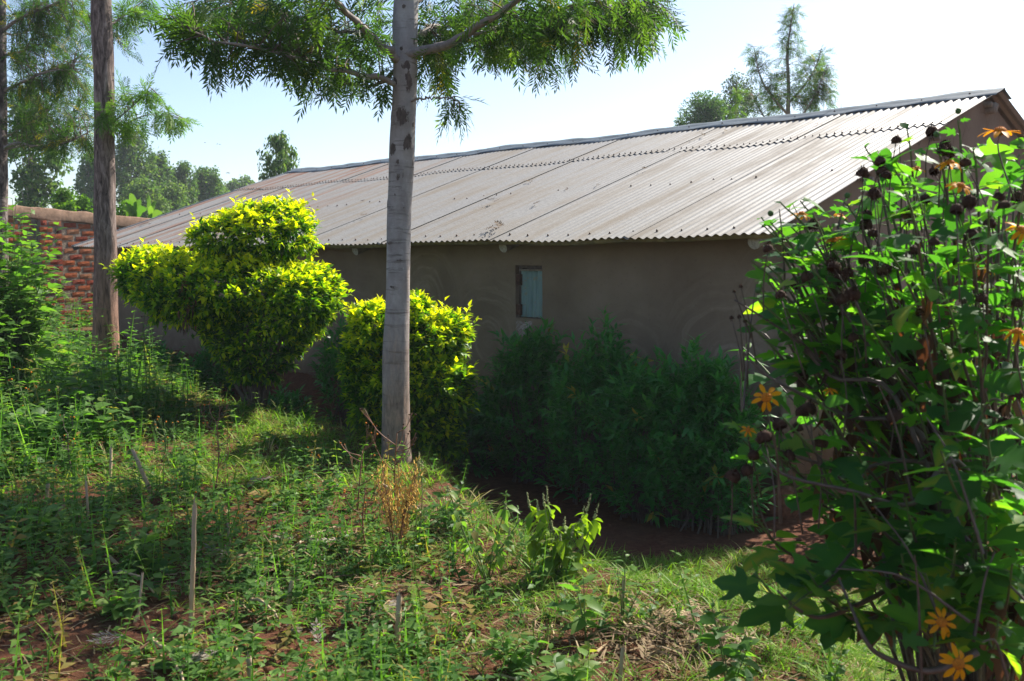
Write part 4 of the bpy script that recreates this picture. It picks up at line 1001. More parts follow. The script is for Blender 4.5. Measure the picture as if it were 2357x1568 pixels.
# lime green shrub beyond the sunflower bush
rg = np.random.default_rng(101); b = gat(2095, 7.9); o = empty('lime_shrub', b, 'sunlit lime green shrub by the gable wall behind the sunflower bush', 'shrub')
ells = [(b + [0, 0, 1.0], .62, .55, .62), (b + [.25, .1, .6], .6, .5, .5), (b + [-.15, -.1, .55], .45, .45, .45), (b + [.5, .1, 1.2], .5, .5, .5)]
P, Nn = ell_points(ells, 900, rg, .4); ml = MB(); shoots(ml, P, nrm(Nn * .6 + [0, 0, .7] + rg.normal(size=P.shape) * .4), rg.uniform(.08, .18, len(P)), 8, .062, LG, rg, np.full(len(P), .25), rg.uniform(.4, .95, len(P))); part('foliage', ml, M['lime'], o)
mb = MB()
for k in range(22):
    s = b + [rg.normal() * .12, rg.normal() * .1, -.03]; i = rg.integers(4); tpt = ells[i][0] + rg.normal(size=3) * .25; tube(mb, smooth_path([s, s * .5 + tpt * .5 + [0, 0, .1], tpt], 8), np.linspace(.014, .004, 8), 5)
part('stem', mb, M['stem_b'], o)
# ------------------------------------------------------------------ tree sunflower bush on the right
rg = np.random.default_rng(111)
bb = np.array([2.0, 4.0, float(gz(2.0, 4.0))])
bush = empty('tree_sunflower_bush', bb, 'big tree sunflower bush with orange flowers filling the right side', 'bush', 'tree sunflower bushes')
POLY = np.array([(1745, 600), (1735, 480), (1830, 455), (1900, 500), (1960, 400), (1975, 345), (2080, 310), (2140, 320), (2200, 285), (2290, 290), (2380, 280), (2440, 300), (2440, 1580), (2180, 1575), (2080, 1480), (1960, 1440), (1760, 1370), (1710, 1320), (1840, 1240), (1900, 1130), (1700, 1090), (1660, 1010), (1720, 960), (1680, 800), (1720, 760)], float)
def inside(x, y):
    c = False; j = len(POLY) - 1
    for i in range(len(POLY)):
        xi, yi = POLY[i]; xj, yj = POLY[j]
        if (yi > y) != (yj > y) and x < (xj - xi) * (y - yi) / (yj - yi) + xi: c = not c
        j = i
    return c
roots = [bb + np.array([rg.uniform(-.35, .55), rg.uniform(-.5, .6), 0]) for _ in range(12)]
for r_ in roots: r_[2] = float(gz(r_[0], r_[1])) - .03
fixed = [(1842, 462, 3.5), (1990, 335, 3.6), (2088, 296, 3.6), (2205, 276, 3.5), (2155, 330, 3.4), (1752, 500, 3.6), (1730, 600, 3.4), (1715, 735, 3.3), (1745, 690, 3.2), (1700, 980, 3.0), (1745, 1000, 2.9), (1975, 1140, 2.75), (1890, 1070, 2.85), (1735, 1320, 2.75), (1855, 1310, 2.7), (1815, 1400, 2.65), (1905, 1345, 2.7), (1740, 1190, 3.0), (2075, 1275, 2.7), (2040, 820, 3.1), (2180, 690, 2.9), (2250, 760, 2.8), (2110, 930, 2.9), (2260, 930, 2.7), (2170, 880, 2.8), (2330, 600, 3.0), (2300, 430, 3.3), (2240, 340, 3.5), (1900, 560, 3.5), (1860, 640, 3.4), (1950, 470, 3.5), (2030, 450, 3.5), (2060, 390, 3.5), (2130, 1320, 2.6), (2270, 1180, 2.6), (2200, 1240, 2.6), (2060, 1500, 2.5), (2150, 1500, 2.5), (2300, 1420, 2.5), (2330, 1300, 2.5), (2290, 1050, 2.6)]
targets = list(fixed)
for _ in range(34):
    x, y = rg.uniform(1745, 2000), rg.uniform(440, 760)
    if inside(x, y): targets.append((x, y, rg.uniform(3.2, 3.8)))
while len(targets) < 160:
    x, y = rg.uniform(1660, 2440), rg.uniform(280, 1580)
    if not inside(x, y) or rg.random() > .30 + .7 * (x - 1660) / 700: continue
    if 560 < y < 1120 and x < 1950 and rg.random() < .3: continue
    if y > 1150 and rg.random() < (.75 if x < 2220 else .35): continue
    targets.append((x, y, rg.uniform(2.7, 4.9) if y < 1000 else rg.uniform(2.45, 3.9)))
stem_g, stem_b = MB(), MB(); leaf_pos, leaf_dir, leaf_sc = [], [], []; tips = []
dry_p, dry_d, dry_s = [], [], []
for (x, y, d) in targets:
    T = at(x, y, d); r0 = min(roots, key=lambda q: np.linalg.norm(q[:2] - T[:2]) + rg.uniform(0, .5)); h = max(T[2] - r0[2], .3)
    low = T[2] < .75
    mid = r0 * .5 + T * .5; mid[:2] = r0[:2] * (.62 if not low else .5) + T[:2] * (.38 if not low else .5); mid[2] = r0[2] + h * (.58 if not low else .8) + (.25 if low else .05)
    mid += rg.normal(size=3) * .05
    pre = T - np.array([(T[0] - mid[0]) * .25, (T[1] - mid[1]) * .25, .16 if not low else -.02])
    Q = smooth_path([r0, mid, pre, T], 22); nd = rg.uniform(.35, .62); cut = 15
    rad = np.linspace(rg.uniform(.006, .011), .0025, 22)
    tube(stem_b, Q[:cut + 1], rad[:cut + 1], 6, cap=False); tube(stem_g, Q[cut:], rad[cut:], 5, cap=False)
    L_ = np.concatenate([[0], np.cumsum(np.linalg.norm(np.diff(Q, axis=0), axis=1))]); tot = L_[-1]; tips.append((Q[-1], nrm(Q[-1] - Q[-3])))
    nl = rg.integers(7, 12); a = rg.uniform(0, 6.28); big = (.118 if y > 1000 else .095) * rg.uniform(.8, 1.15)
    for k in range(nl):
        back = .01 + (k / nl) ** 1.25 * .52; s = tot - back
        if s < .3 * tot: break
        p = np.array([np.interp(s, L_, Q[:, c]) for c in range(3)]); a += 2.4
        q = np.array([math.cos(a), math.sin(a), .0]); up = .9 * (1 - k / nl) - .35
        ln = big * (.45 + .75 * min(1, k / 3.0)) * rg.uniform(.75, 1.2); dd = nrm(q + [0, 0, up] + rg.normal(size=3) * .15)
        pe = ln * .25; tube(stem_g, [p, p + dd * pe], [.002, .0014], 4, cap=False)
        leaf_pos.append(p + dd * pe * .9); leaf_dir.append(dd); leaf_sc.append((ln, k))
    for k in range(rg.integers(1, 7)):
        s = tot - rg.uniform(.35, .9)
        if s < .25 * tot: continue
        p = np.array([np.interp(s, L_, Q[:, c]) for c in range(3)]); dry_p.append(p); dry_d.append(nrm([rg.normal() * .4, rg.normal() * .4, -1])); dry_s.append(rg.uniform(.06, .12))
# arching bare stems
for pts in [[(2330, 1230, 3.2), (2150, 1290, 3.0), (2020, 1370, 2.85), (1900, 1420, 2.75), (1840, 1405, 2.7), (1790, 1360, 2.65)],
            [(2345, 1180, 3.3), (2200, 1090, 3.2), (2080, 1060, 3.1), (1960, 1080, 3.0), (1830, 1050, 2.95), (1745, 1010, 2.95)],
            [(2300, 1330, 3.0), (2180, 1180, 3.1), (2050, 900, 3.2), (1920, 870, 3.3), (1840, 790, 3.3), (1770, 740, 3.3), (1690, 690, 3.3)],
            [(2250, 1350, 3.0), (2120, 1000, 3.2), (1960, 960, 3.3), (1830, 900, 3.2), (1760, 860, 3.2), (1700, 800, 3.2)],
            [(2250, 1500, 2.6), (2140, 1545, 2.6), (2030, 1510, 2.6), (1990, 1470, 2.6), (1960, 1400, 2.65), (1930, 1330, 2.7)],
            [(2320, 1250, 3.1), (2200, 1060, 2.9), (2100, 1160, 2.85), (1960, 1130, 2.8), (1800, 1090, 2.8), (1740, 1010, 2.9)]]:
    Q = smooth_path([at(*q) for q in pts], 26); tube(stem_b, Q, np.linspace(.011, .003, 26), 6)
for k in range(46):
    i = rg.integers(len(targets)); x, y, d = targets[i]; p = at(x, y, d); q = p + np.array([rg.uniform(-.35, .1), rg.uniform(-.2, .2), rg.uniform(-.2, .15)])
    if not inside(q[0] / q[1] * FPX + CX, CY - FPX * math.tan(math.atan2(q[2] - EYE, q[1]) + PITCH)): continue
    tube(stem_b, smooth_path([p - [0, 0, .3], (p + q) / 2 - [0, 0, .1], q], 8), [.005, .0018], 5, cap=False)
part('stem', stem_b, M['stem_b'], bush); part('young_stem', stem_g, M['stem_g'], bush)
# leaves: the largest ones as single parts
leaf_me = []
for q in range(14):
    lb = [5, 3, 5, 1, 3, 5, 3][q % 7]; tv, tf = L_lobed(lb, [.35, .15, .55, .25][q % 4], [.30, -.2, .15][q % 3], 200 + q); mb = MB(); tb = [.25, .45, .6, .8, .35, .5, .7][(q * 3) % 7] if q != 6 else .86; mb.add(tv, tf, np.clip(tb + np.where(np.arange(len(tv)) < 6, .13, -.03), 0, 1)); leaf_me.append((lb, mb.mesh('leaf', M['sunfl'])))
leaf_pos = np.array(leaf_pos); leaf_dir = np.array(leaf_dir); sizes = np.array([s for s, _ in leaf_sc]); lk = np.array([k for _, k in leaf_sc])
pxs = sizes / leaf_pos[:, 1]; rx_ = leaf_pos[:, 0] / leaf_pos[:, 1] * FPX + CX
vis = rx_ < 2380; order = np.argsort(-(pxs * vis)); fr = frames(leaf_dir, rg.normal(size=len(leaf_dir)) * .45)
for rank, i in enumerate(order[:300]):
    cand = [me for lb, me in leaf_me if (lb == 1) == (lk[i] < 2)]; me = cand[rg.integers(len(cand))]
    Mx = np.eye(4); Mx[:3, :3] = fr[i] * sizes[i]; Mx[:3, 3] = leaf_pos[i]; inst_obj('leaf', me, bush, Mx.tolist())
rest = order[300:]; mb = MB(); T5, T3, T1 = L_lobed(5, .35, .25, 1), L_lobed(3, .3, .25, 2), L_lobed(1, .3, .2, 3)
for tm, sel in ((T5, rest[::2]), (T3, rest[1::4]), (T1, rest[3::4])): instance(mb, tm, leaf_pos[sel], fr[sel], sizes[sel], rg.uniform(.1, .9, len(sel)))
# inner mass of leaves deeper in the bush
P = []
while len(P) < 480:
    x, y = rg.uniform(1760, 2460), rg.uniform(330, 1560)
    if y > 1150 and rg.random() < (.85 if x < 2230 else .4): continue
    if inside(x - 25, y) and rg.random() < .15 + .85 * ((x - 1760) / 600): P.append(at(x, y, rg.uniform(3.3, 5.2)))
P = np.array(P); P = P[P[:, 2] > gz(P[:, 0], P[:, 1]) + .05]; n = len(P)
for k, tm in enumerate((T5, T3, T1)): 
    s_ = P[k::3]; instance(mb, tm, s_, frames(rdir(len(s_), -.2, rg), rg.normal(size=len(s_)) * .5), rg.uniform(.07, .15, len(s_)), rg.uniform(.1, .85, len(s_)))
tag(part('leaf_mass', mb, M['sunfl'], bush), kind='stuff')
mb = MB(); instance(mb, L_mid(.22, .12, .5), np.array(dry_p), frames(np.array(dry_d), rg.uniform(-1, 1, len(dry_p))), np.array(dry_s), rg.uniform(0, .9, len(dry_p))); tag(part('dry_leaf', mb, M['dry'], bush), kind='stuff')
# flowers
petal_me = []
for q in range(4):
    c = [.15, .5, .9, -.1][q]; v, f = [], []
    ys = [0, .25, .5, .75, 1.0]; ws = [.06, .15, .18, .15, .05]
    for y, w in zip(ys, ws):
        z = -c * y * y * .6; yy = y * (1 - .18 * abs(c) * y); v += [[-w, yy, z + .03], [0, yy, z], [w, yy, z + .03]]
    for k in range(4):
        a = k * 3; f += [(a, a + 1, a + 4), (a, a + 4, a + 3), (a + 1, a + 2, a + 5), (a + 1, a + 5, a + 4)]
    mb = MB(); mb.add(v, f, [.3, .8, .55, .4][q]); petal_me.append(mb.mesh('petal', M['petal']))
def disc_mesh(r, h, seed, mat, name, spikes=0, slen=.01):
    rg_ = np.random.default_rng(seed); mb = MB(); a, c = np.meshgrid(np.linspace(0, 1, 6), np.linspace(0, 2 * np.pi, 15), indexing='ij')
    w = r * np.sin(a * np.pi * .62) * (1 + .05 * rg_.normal(size=a.shape)); grid_mesh(mb, w * np.cos(c), w * np.sin(c), h * np.cos(a * np.pi * .62) * (1 + .06 * rg_.normal(size=a.shape)))
    for _ in range(spikes):
        d = nrm(rg_.normal(size=3) + [0, 0, .25]); p = d * [r * .9, r * .9, h * .9]; s = nrm(np.cross(d, [.3, .2, 1])) * r * .10; mb.add([p - s, p + s, p + d * slen * rg_.uniform(.5, 1.3)], [(0, 1, 2)])
    return mb.mesh(name, mat)
discs = [disc_mesh(.0125, .008, 301 + q, M['disc'], 'disc', 60, .004) for q in range(2)]
heads = [disc_mesh(.020, .021, 310 + q, M['seed'], 'seed_head', 60, .014) for q in range(3)]
cal_me = disc_mesh(.010, -.008, 320, M['bud'], 'calyx')
mwst = MB()
def orient(n, spin=0.0):
    q = Vector(n).to_track_quat('Z', 'Y').to_matrix().to_4x4(); return q @ Matrix.Rotation(spin, 4, 'Z')
def flower(x, y, d, rpx, nrm_, droop, npet, seed):
    rg_ = np.random.default_rng(seed); p = at(x, y, d); sc = rpx * mper(d); 
    f = bpy.data.objects.new('flower', discs[seed % 2]); COL.objects.link(f); f.parent = bush
    R_ = orient(nrm_, rg_.uniform(0, 6)); s0 = sc / .040
    f.matrix_local = Matrix.Translation(Vector(p - wloc(bush))) @ R_ @ Matrix.Scale(s0, 4)
    for k in range(npet):
        a = k / npet * 6.283 + rg_.uniform(-.14, .14); me = petal_me[(rg_.integers(4) if droop == 0 else [1, 2, 2, 1][rg_.integers(4)])]
        o = bpy.data.objects.new('petal', me); COL.objects.link(o); o.parent = f
        o.matrix_local = Matrix.Rotation(a, 4, 'Z') @ Matrix.Translation((0, .010, 0)) @ Matrix.Rotation(rg_.uniform(-.15, .3) - .15 * droop, 4, 'X') @ Matrix.Scale(.031 * rg_.uniform(.9, 1.1), 4)
    o = bpy.data.objects.new('calyx', cal_me); COL.objects.link(o); o.parent = f; o.matrix_local = Matrix.Translation((0, 0, -.001))
    b = p - np.array(nrm(np.array(nrm_))) * .006; e = b + np.array([rg_.uniform(.02, .08), rg_.uniform(.0, .1), -.22]); tube(mwst, smooth_path([b, b - nrm(np.array(nrm_)) * .03 + [0, 0, -.03], e], 7), [.0025, .003], 5)
CAMP = np.array([0, 0, EYE])
for q, (x, y, d, r, n_, dr, np_) in enumerate([
    (1765, 915, 2.95, 40, (-.25, -.85, .45), 1, 8), (1915, 550, 3.4, 36, (-.1, -.45, .9), 0, 9), (2186, 375, 3.4, 36, (.0, -.25, 1), 1, 9), (2212, 428, 3.3, 34, (.2, -.5, .8), 1, 9), (2302, 302, 3.3, 46, (0, -.15, 1), 0, 9),
    (2352, 530, 3.0, 40, (.3, -.6, .7), 1, 9), (2342, 764, 2.8, 38, (-.1, -.3, .9), 1, 8), (2168, 1432, 2.55, 40, (-.1, -.9, .4), 0, 9), (2206, 1528, 2.45, 46, (.05, -.9, .4), 1, 9), (1911, 898, 3.2, 20, (-.1, -.4, .9), 1, 8),
    (1722, 990, 2.95, 20, (-.3, -.6, .6), 1, 7), (1846, 493, 3.6, 30, (.1, -.2, 1), 1, 8), (2112, 388, 3.6, 24, (.1, -.2, 1), 1, 8), (1935, 496, 3.6, 22, (.2, -.2, 1), 1, 8), (2275, 620, 3.3, 20, (.2, -.4, .8), 1, 8), (2010, 660, 3.7, 18, (.1, -.3, .9), 1, 8), (2075, 385, 3.6, 20, (-.2, -.2, 1), 1, 8)]):
    flower(x, y, d, r, n_, dr, np_, 400 + q)
hp = [(2063, 325, 3.5), (2145, 305, 3.5), (2184, 355, 3.4), (2222, 378, 3.4), (2170, 348, 3.4), (2026, 373, 3.5), (2030, 397, 3.5), (2040, 406, 3.4), (2175, 338, 3.5), (1995, 496, 3.5), (1993, 520, 3.5), (2236, 545, 3.0), (2300, 455, 3.1), (2312, 478, 3.0), (2150, 395, 3.5), (1940, 690, 3.2), (1795, 980, 2.9), (1815, 1052, 2.9), (1760, 1010, 2.8), (1872, 520, 3.5), (1915, 610, 3.3), (1858, 640, 3.3), (2105, 580, 3.1), (2150, 560, 3.0), (2040, 620, 3.2), (1990, 600, 3.3), (1935, 640, 3.3), (2120, 720, 3.0), (1935, 820, 3.1), (2060, 960, 2.9), (1890, 1020, 2.9), (1760, 930, 3.0), (1685, 1100, 2.9), (1720, 1085, 2.9), (1735, 1050, 2.9), (2260, 690, 2.9), (2010, 540, 3.3), (2090, 500, 3.2), (2230, 470, 3.2), (2340, 700, 2.9), (1965, 780, 3.2), (1690, 672, 3.3), (1705, 660, 3.3), (1684, 733, 3.3), (1702, 730, 3.3), (1715, 740, 3.3)]
_r = np.random.default_rng(77)
while len(hp) < 84:
    x_, y_ = _r.uniform(1750, 2350), _r.uniform(400, 1120)
    if inside(x_ - 10, y_): hp.insert(0, (x_, y_, _r.uniform(2.9, 3.7)))
for q, (x, y, d) in enumerate(hp):
    p = at(x, y, d); s_ = rg.uniform(.8, 1.2) * (1 if q < len(hp) - 5 else .35); o = inst_obj('seed_head', heads[q % 3], bush, (Matrix.Translation(Vector(p)) @ orient((rg.normal() * .3, rg.normal() * .3, 1)) @ Matrix.Scale(s_, 4)))
    e = p + np.array([rg.uniform(.0, .10), rg.uniform(-.05, .1), -rg.uniform(.15, .3)]); tube(mwst, smooth_path([p, (p + e) / 2 + rg.normal(size=3) * .008, e], 7), [.0018, .003], 5)
for q in range(16):
    x, y, d = targets[rg.integers(len(targets))]; p = at(x, y, d) + [0, 0, .03]; mb = MB(); a, c = np.meshgrid(np.linspace(0, np.pi, 6), np.linspace(0, 6.2832, 9), indexing='ij'); grid_mesh(mb, p[0] + .011 * np.sin(a) * np.cos(c), p[1] + .011 * np.sin(a) * np.sin(c), p[2] + .011 * np.cos(a)); part('bud', mb, M['bud'], bush)
part('flower_stalk', mwst, M['stem_b'], bush)

# ------------------------------------------------------------------ leafy bush at the left edge
def leafy_plant(o, n_st, h, spread, leaf, tm, mat, rg, nl=(6, 11), stem_m='stem_g', r0=.006, tint=(.5, .2), pet=.15, fl=None, back=.75, droop=.1):
    b = np.array(o.location); ms, ml = MB(), MB(); pos, dr, sc, ti = [], [], [], []; tp = []
    for k in range(n_st):
        a = rg.uniform(0, 6.28); r = spread * math.sqrt(rg.random()); hh = h * rg.uniform(.6, 1.05); s = b + [rg.normal() * .04 * spread * 2, rg.normal() * .04 * spread * 2, 0]; s[2] = float(gz(s[0], s[1])) - .02
        T = b + [r * math.cos(a), r * math.sin(a), hh * (1 - .2 * (r / max(spread, .01)) ** 2)]; mid = s * .5 + T * .5; mid[:2] = s[:2] * .6 + T[:2] * .4
        Q = smooth_path([s, mid, T], 12); tube(ms, Q, np.linspace(r0, r0 * .35, 12), 5, cap=False); tp.append((T, nrm(Q[-1] - Q[-2])))
        c = rg.integers(*nl); aa = rg.uniform(0, 6.28); t0 = np.clip(tint[0] + rg.normal() * tint[1], 0, .9)
        for q in range(c):
            f = 1 - back * (q / c) ** 1.1; x = f * 11; i = min(int(x), 10); p = Q[i] + (Q[i + 1] - Q[i]) * (x - i); aa += 2.4
            d = nrm(np.array([math.cos(aa), math.sin(aa), .7 * (1 - q / c) - droop + rg.normal() * .15])); L_ = leaf * (.5 + .6 * min(1, q / 3)) * rg.uniform(.75, 1.2)
            pos.append(p + d * L_ * pet * .4); dr.append(d); sc.append(L_); ti.append(np.clip(t0 + rg.normal() * .08, 0, .95))
    part('stem', ms, M[stem_m], o); instance(ml, tm, np.array(pos), frames(np.array(dr), rg.normal(size=len(pos)) * .4), np.array(sc), np.array(ti)); part('foliage', ml, M[mat], o)
    return tp
rg = np.random.default_rng(121)
o = empty('tree_sunflower_bush', gat(20, 9.2), 'bright green leafy bush at the left edge in front of the brick wall', 'bush', 'tree sunflower bushes')
leafy_plant(o, 90, 1.85, .55, .125, L_lobed(3, .35, .3, 5), 'weed', rg, (12, 18), tint=(.6, .15), back=.65)
o = empty('tree_sunflower_bush', gat(-60, 8.6), 'leafy bush cut by the left edge below the dark trunk', 'bush', 'tree sunflower bushes')
leafy_plant(o, 50, 1.5, .45, .12, L_lobed(3, .35, .3, 6), 'weed', rg, (9, 14), tint=(.5, .15), back=.6)

# ------------------------------------------------------------------ ground cover
rg = np.random.default_rng(131)
def cover_mask(x, y):
    u, v = uv_of(x, y)
    m = sstep(1.95, 2.55, v)                                    # bank and everything nearer
    right = (u < -.2) & (v < 2.6); path = sstep(-.9, -1.9, u) * sstep(.2, .9, v + .25 * np.sin(u * 3))
    m = np.where(right, np.maximum(path * (1 - sstep(1.1, .4, v) * sstep(-3.0, -2.2, u)), m), m)
    m = np.where((u > -.2) & (v < 0), 0, m)
    return m
def bare(x, y):
    """bare red soil patches in the foreground, 1 = bare"""
    s = 0
    for (cx_, cy_, r) in [(-1.75, 4.55, .55), (-2.15, 4.1, .55), (-.95, 4.1, .28), (-.55, 5.0, .35), (.45, 4.3, .45), (.95, 4.1, .35), (.1, 4.0, .25), (-1.6, 3.8, .5), (-.2, 5.35, .25)]:
        s = np.maximum(s, np.clip(1.15 - np.hypot(x - cx_, (y - cy_) * 1.1) / r + .25 * wav(x, y, 6.0, 3, 6), 0, 1))
    return s
def scatter(n, x0, x1, y0, y1):
    x = rg.uniform(x0, x1, n); y = y0 + (y1 - y0) * rg.random(n) ** 1.25; ok = np.abs(x) < .56 * y + .8; return x[ok], y[ok]
# low broad leaved weeds
WT = []
def weed_template(seed, pairs, h, leaf, w=.26):
    r_ = np.random.default_rng(seed); V, F, T = [], [], []; n = 0; lean = r_.normal(size=2) * .25
    stem = np.array([[-.006, 0, 0], [.006, 0, 0], [lean[0] * h, lean[1] * h, h]]); V.append(stem); F.append(np.array([[0, 1, 2]])); T += [.35] * 3; n = 3
    for k in range(pairs):
        s = (k + .6) / pairs; p = np.array([lean[0] * h * s, lean[1] * h * s, h * s]); a = k * 1.57 + r_.uniform(-.4, .4)
        for q in (0, np.pi):
            tv, tf = L_tiny(w, .05, .2); d = nrm(np.array([[math.cos(a + q), math.sin(a + q), r_.uniform(-.1, .5)]])); fr_ = frames(d, r_.normal(size=1) * .3)[0]; L_ = leaf * (1.15 - .45 * s) * r_.uniform(.8, 1.2)
            V.append((tv * L_) @ fr_.T + p); F.append(tf + n); n += len(tv); T += [float(np.clip(.45 + .1 * r_.normal(), 0, 1))] * len(tv)
    return np.concatenate(V), np.concatenate(F), np.array(T)
for s in range(10): WT.append(weed_template(500 + s, [4, 5, 6, 5, 7, 4, 3, 8, 4, 6][s], [.12, .16, .22, .14, .27, .10, .08, .33, .18, .2][s], [.045, .055, .04, .06, .05, .065, .085, .045, .075, .035][s], [.26, .26, .2, .3, .22, .3, .3, .2, .26, .16][s]))
def spread_templates(mb, T, x, y, sc, tj=.14, yellow=.03, sink=.01):
    k = rg.integers(len(T), size=len(x)); z = gz(x, y)
    for i, (tv, tf, tt) in enumerate(T):
        s = k == i; N = s.sum()
        if not N: continue
        a = rg.uniform(0, 6.28, N); c, q = np.cos(a), np.sin(a); fr_ = np.zeros((N, 3, 3)); fr_[:, 0, 0] = c; fr_[:, 0, 1] = -q; fr_[:, 1, 0] = q; fr_[:, 1, 1] = c; fr_[:, 2, 2] = 1
        tint = np.clip(tt[None, :] + rg.normal(size=(N, 1)) * tj, 0, .88); yl = rg.random(N) < yellow; tint[yl] = rg.uniform(.9, 1, (yl.sum(), 1))
        instance(mb, (tv, tf), np.stack([x[s], y[s], z[s] - sink], -1), fr_, sc[s], tint)
x, y = scatter(30000, -7.5, 5.5, 3.0, 11.8); m = cover_mask(x, y); u, v = uv_of(x, y); b = bare(x, y)
left = sstep(.6, -1.2, x + .22 * (y - 4.5)) * (1 - .8 * sstep(6.0, 6.8, y) * sstep(-3.3, -2.5, x))
dens = m * (1 - .93 * b) * (.13 + .87 * left) * np.clip(.85 + .8 * wav(x, y, 3.3, 4, 6), .35, 1); ok = rg.random(len(x)) < dens * .8; x, y = x[ok], y[ok]; u, v = uv_of(x, y)
tall = 1 + 1.1 * sstep(-2.6, -3.6, x) * sstep(6.0, 7.5, y) * rg.random(len(x))
edge = sstep(3.1, 2.4, v)
mb = MB(); spread_templates(mb, WT, x, y, rg.uniform(.6, 1.4, len(x)) * tall * (1 - .35 * edge), .2, .08); tag(mb.build('weed_cover', M['weed']), 'low broad leaved weeds carpeting the bank in the foreground', 'weeds', kind='stuff')
x3 = rg.uniform(-11, -3.2, 2600); y3 = rg.uniform(11.3, 18.6, 2600); u3, v3 = uv_of(x3, y3); ok = ((u3 > 14.2) | (v3 > 2.0)) & (x3 > -.62 * y3); x3, y3 = x3[ok], y3[ok]
mb = MB(); spread_templates(mb, WT, x3, y3, rg.uniform(1.2, 2.8, len(x3))); tag(mb.build('weed_cover', M['weed']), 'taller weeds growing at the foot of the brick wall', 'weeds', kind='stuff')
# grass
GT = []
for s in range(6):
    r_ = np.random.default_rng(600 + s); V, F, T = [], [], []; n = 0
    for k in range(13):
        tv, tf = L_blade(r_.uniform(.018, .032), r_.uniform(.15, .9)); a = r_.uniform(0, 6.28); d = nrm(np.array([[math.cos(a) * .8, math.sin(a) * .8, r_.uniform(.5, 1.6)]])); L_ = r_.uniform(.5, 1.0); V.append((tv * L_) @ frames(d)[0].T + np.array([r_.normal() * .12, r_.normal() * .12, 0])); F.append(tf + n); n += len(tv); T += [float(r_.choice([.3, .45, .55, .65, .75, .92], p=[.18, .26, .26, .16, .08, .06]))] * len(tv)
    GT.append((np.concatenate(V), np.concatenate(F), np.array(T)))
x, y = scatter(52000, -6.5, 6.5, 2.9, 11.5); m = cover_mask(x, y); b = bare(x, y); u, v = uv_of(x, y)
left = sstep(.6, -1.2, x + .22 * (y - 4.5)) * (1 - .8 * sstep(6.0, 6.8, y) * sstep(-3.3, -2.5, x)); rimz = sstep(3.3, 2.3, v)
rb = sstep(-.2, .4, x) * sstep(4.4, 4.9, y) * sstep(-2.2, -1.0, u)
dens = (1 + .6 * rb) * np.clip(m + .5 * sstep(1.7, 2.1, v) * (u > -1), 0, 1) * (1 - .9 * b) * np.clip(.92 - .75 * left + .55 * rimz * left, 0, 1); ok = rg.random(len(x)) < dens * .8 * np.clip(.75 + .9 * wav(x, y, 2.9, 11, 6), .28, 1); x, y = x[ok], y[ok]
mb = MB(); spread_templates(mb, GT, x, y, rg.uniform(.06, .14, len(x)) * (1 + .9 * (rg.random(len(x)) > .8)), .1, .05); 
x2 = rg.uniform(1.0, 7.5, 5200); y2 = rg.uniform(4.2, 10.5, 5200); u2, v2 = uv_of(x2, y2); ok = (u2 < -1.1 - .3 * np.sin(v2 * 2)) & (rg.random(5200) < np.clip(.25 + .4 * (-u2 - 1), 0, .95)); x2, y2 = x2[ok], y2[ok]
spread_templates(mb, GT, x2, y2, rg.uniform(.06, .14, len(x2)), .1, .04)
x2 = rg.uniform(.6, 2.6, 2600); y2 = rg.uniform(5.0, 7.6, 2600); u2, v2 = uv_of(x2, y2); ok = (v2 > 1.25 + .3 * np.sin(u2 * 5) + .5 * sstep(-.6, .6, u2)) & (v2 < 3.1) & (u2 < .5) & (rg.random(2600) < .75); x2, y2 = x2[ok], y2[ok]
spread_templates(mb, GT, x2, y2, rg.uniform(.07, .17, len(x2)), .1, .05)
tag(mb.build('grass', M['grass']), 'green and dry grass along the bank and around the swept path', 'grass', kind='stuff')
# straw, sticks and crumbs of soil
x, y = scatter(26000, -6, 5, 3.0, 9.0); m = cover_mask(x, y); b = bare(x, y); cl = np.clip(.35 + .65 * wav(x, y, 2.6, 9, 6) + .5 * (b > .15) + .35 * sstep(-1.2, .2, x), 0, 1); ok = rg.random(len(x)) < m * cl * .9; x, y = x[ok], y[ok]
mb = MB(); d = rdir(len(x), 0, rg); d[:, 2] = np.abs(d[:, 2]) * .25; instance(mb, L_blade(.035, .25, 2), np.stack([x, y, gz(x, y) + rg.uniform(.002, .03, len(x))], -1), frames(d, rg.normal(size=len(x)) * .5), rg.uniform(.04, .15, len(x)), np.clip(rg.normal(.45, .25, len(x)), 0, 1))
for (px, py, n_, r_) in ((1600, 1450, 420, .30), (1500, 1500, 200, .25), (700, 1290, 380, .34), (640, 1360, 200, .3), (1000, 1230, 120, .2), (900, 1400, 160, .25), (500, 1310, 120, .25), (1250, 1500, 160, .3)):
    c_ = gpt(px, py); q = c_[:2] + rg.normal(size=(n_, 2)) * r_ * .6; d = rdir(n_, 0, rg); d[:, 2] = np.abs(d[:, 2]) * .2; instance(mb, L_blade(.03, .25, 2), np.stack([q[:, 0], q[:, 1], gz(q[:, 0], q[:, 1]) + rg.uniform(.005, .06, n_)], -1), frames(d, rg.normal(size=n_) * .5), rg.uniform(.06, .2, n_), np.clip(rg.normal(.4, .25, n_), 0, 1))
tag(mb.build('straw_litter', M['straw']), 'dry straw and broken stalks littering the foreground soil', 'straw', kind='stuff')
x, y = scatter(9000, -5, 5, 3.0, 8.5); b = bare(x, y); u, v = uv_of(x, y); ok = rg.random(len(x)) < np.clip(b + .12 * (v < 2) * (v > .3), 0, 1) * .8; x, y = x[ok], y[ok]
ico = nrm(np.array([[0, 0, 1], [.9, 0, .2], [.28, .85, .2], [-.72, .53, .25], [-.72, -.53, .15], [.28, -.85, .2], [0, 0, -.8]])); icf = np.array([(0, 1, 2), (0, 2, 3), (0, 3, 4), (0, 4, 5), (0, 5, 1), (6, 2, 1), (6, 3, 2), (6, 4, 3), (6, 5, 4), (6, 1, 5)])
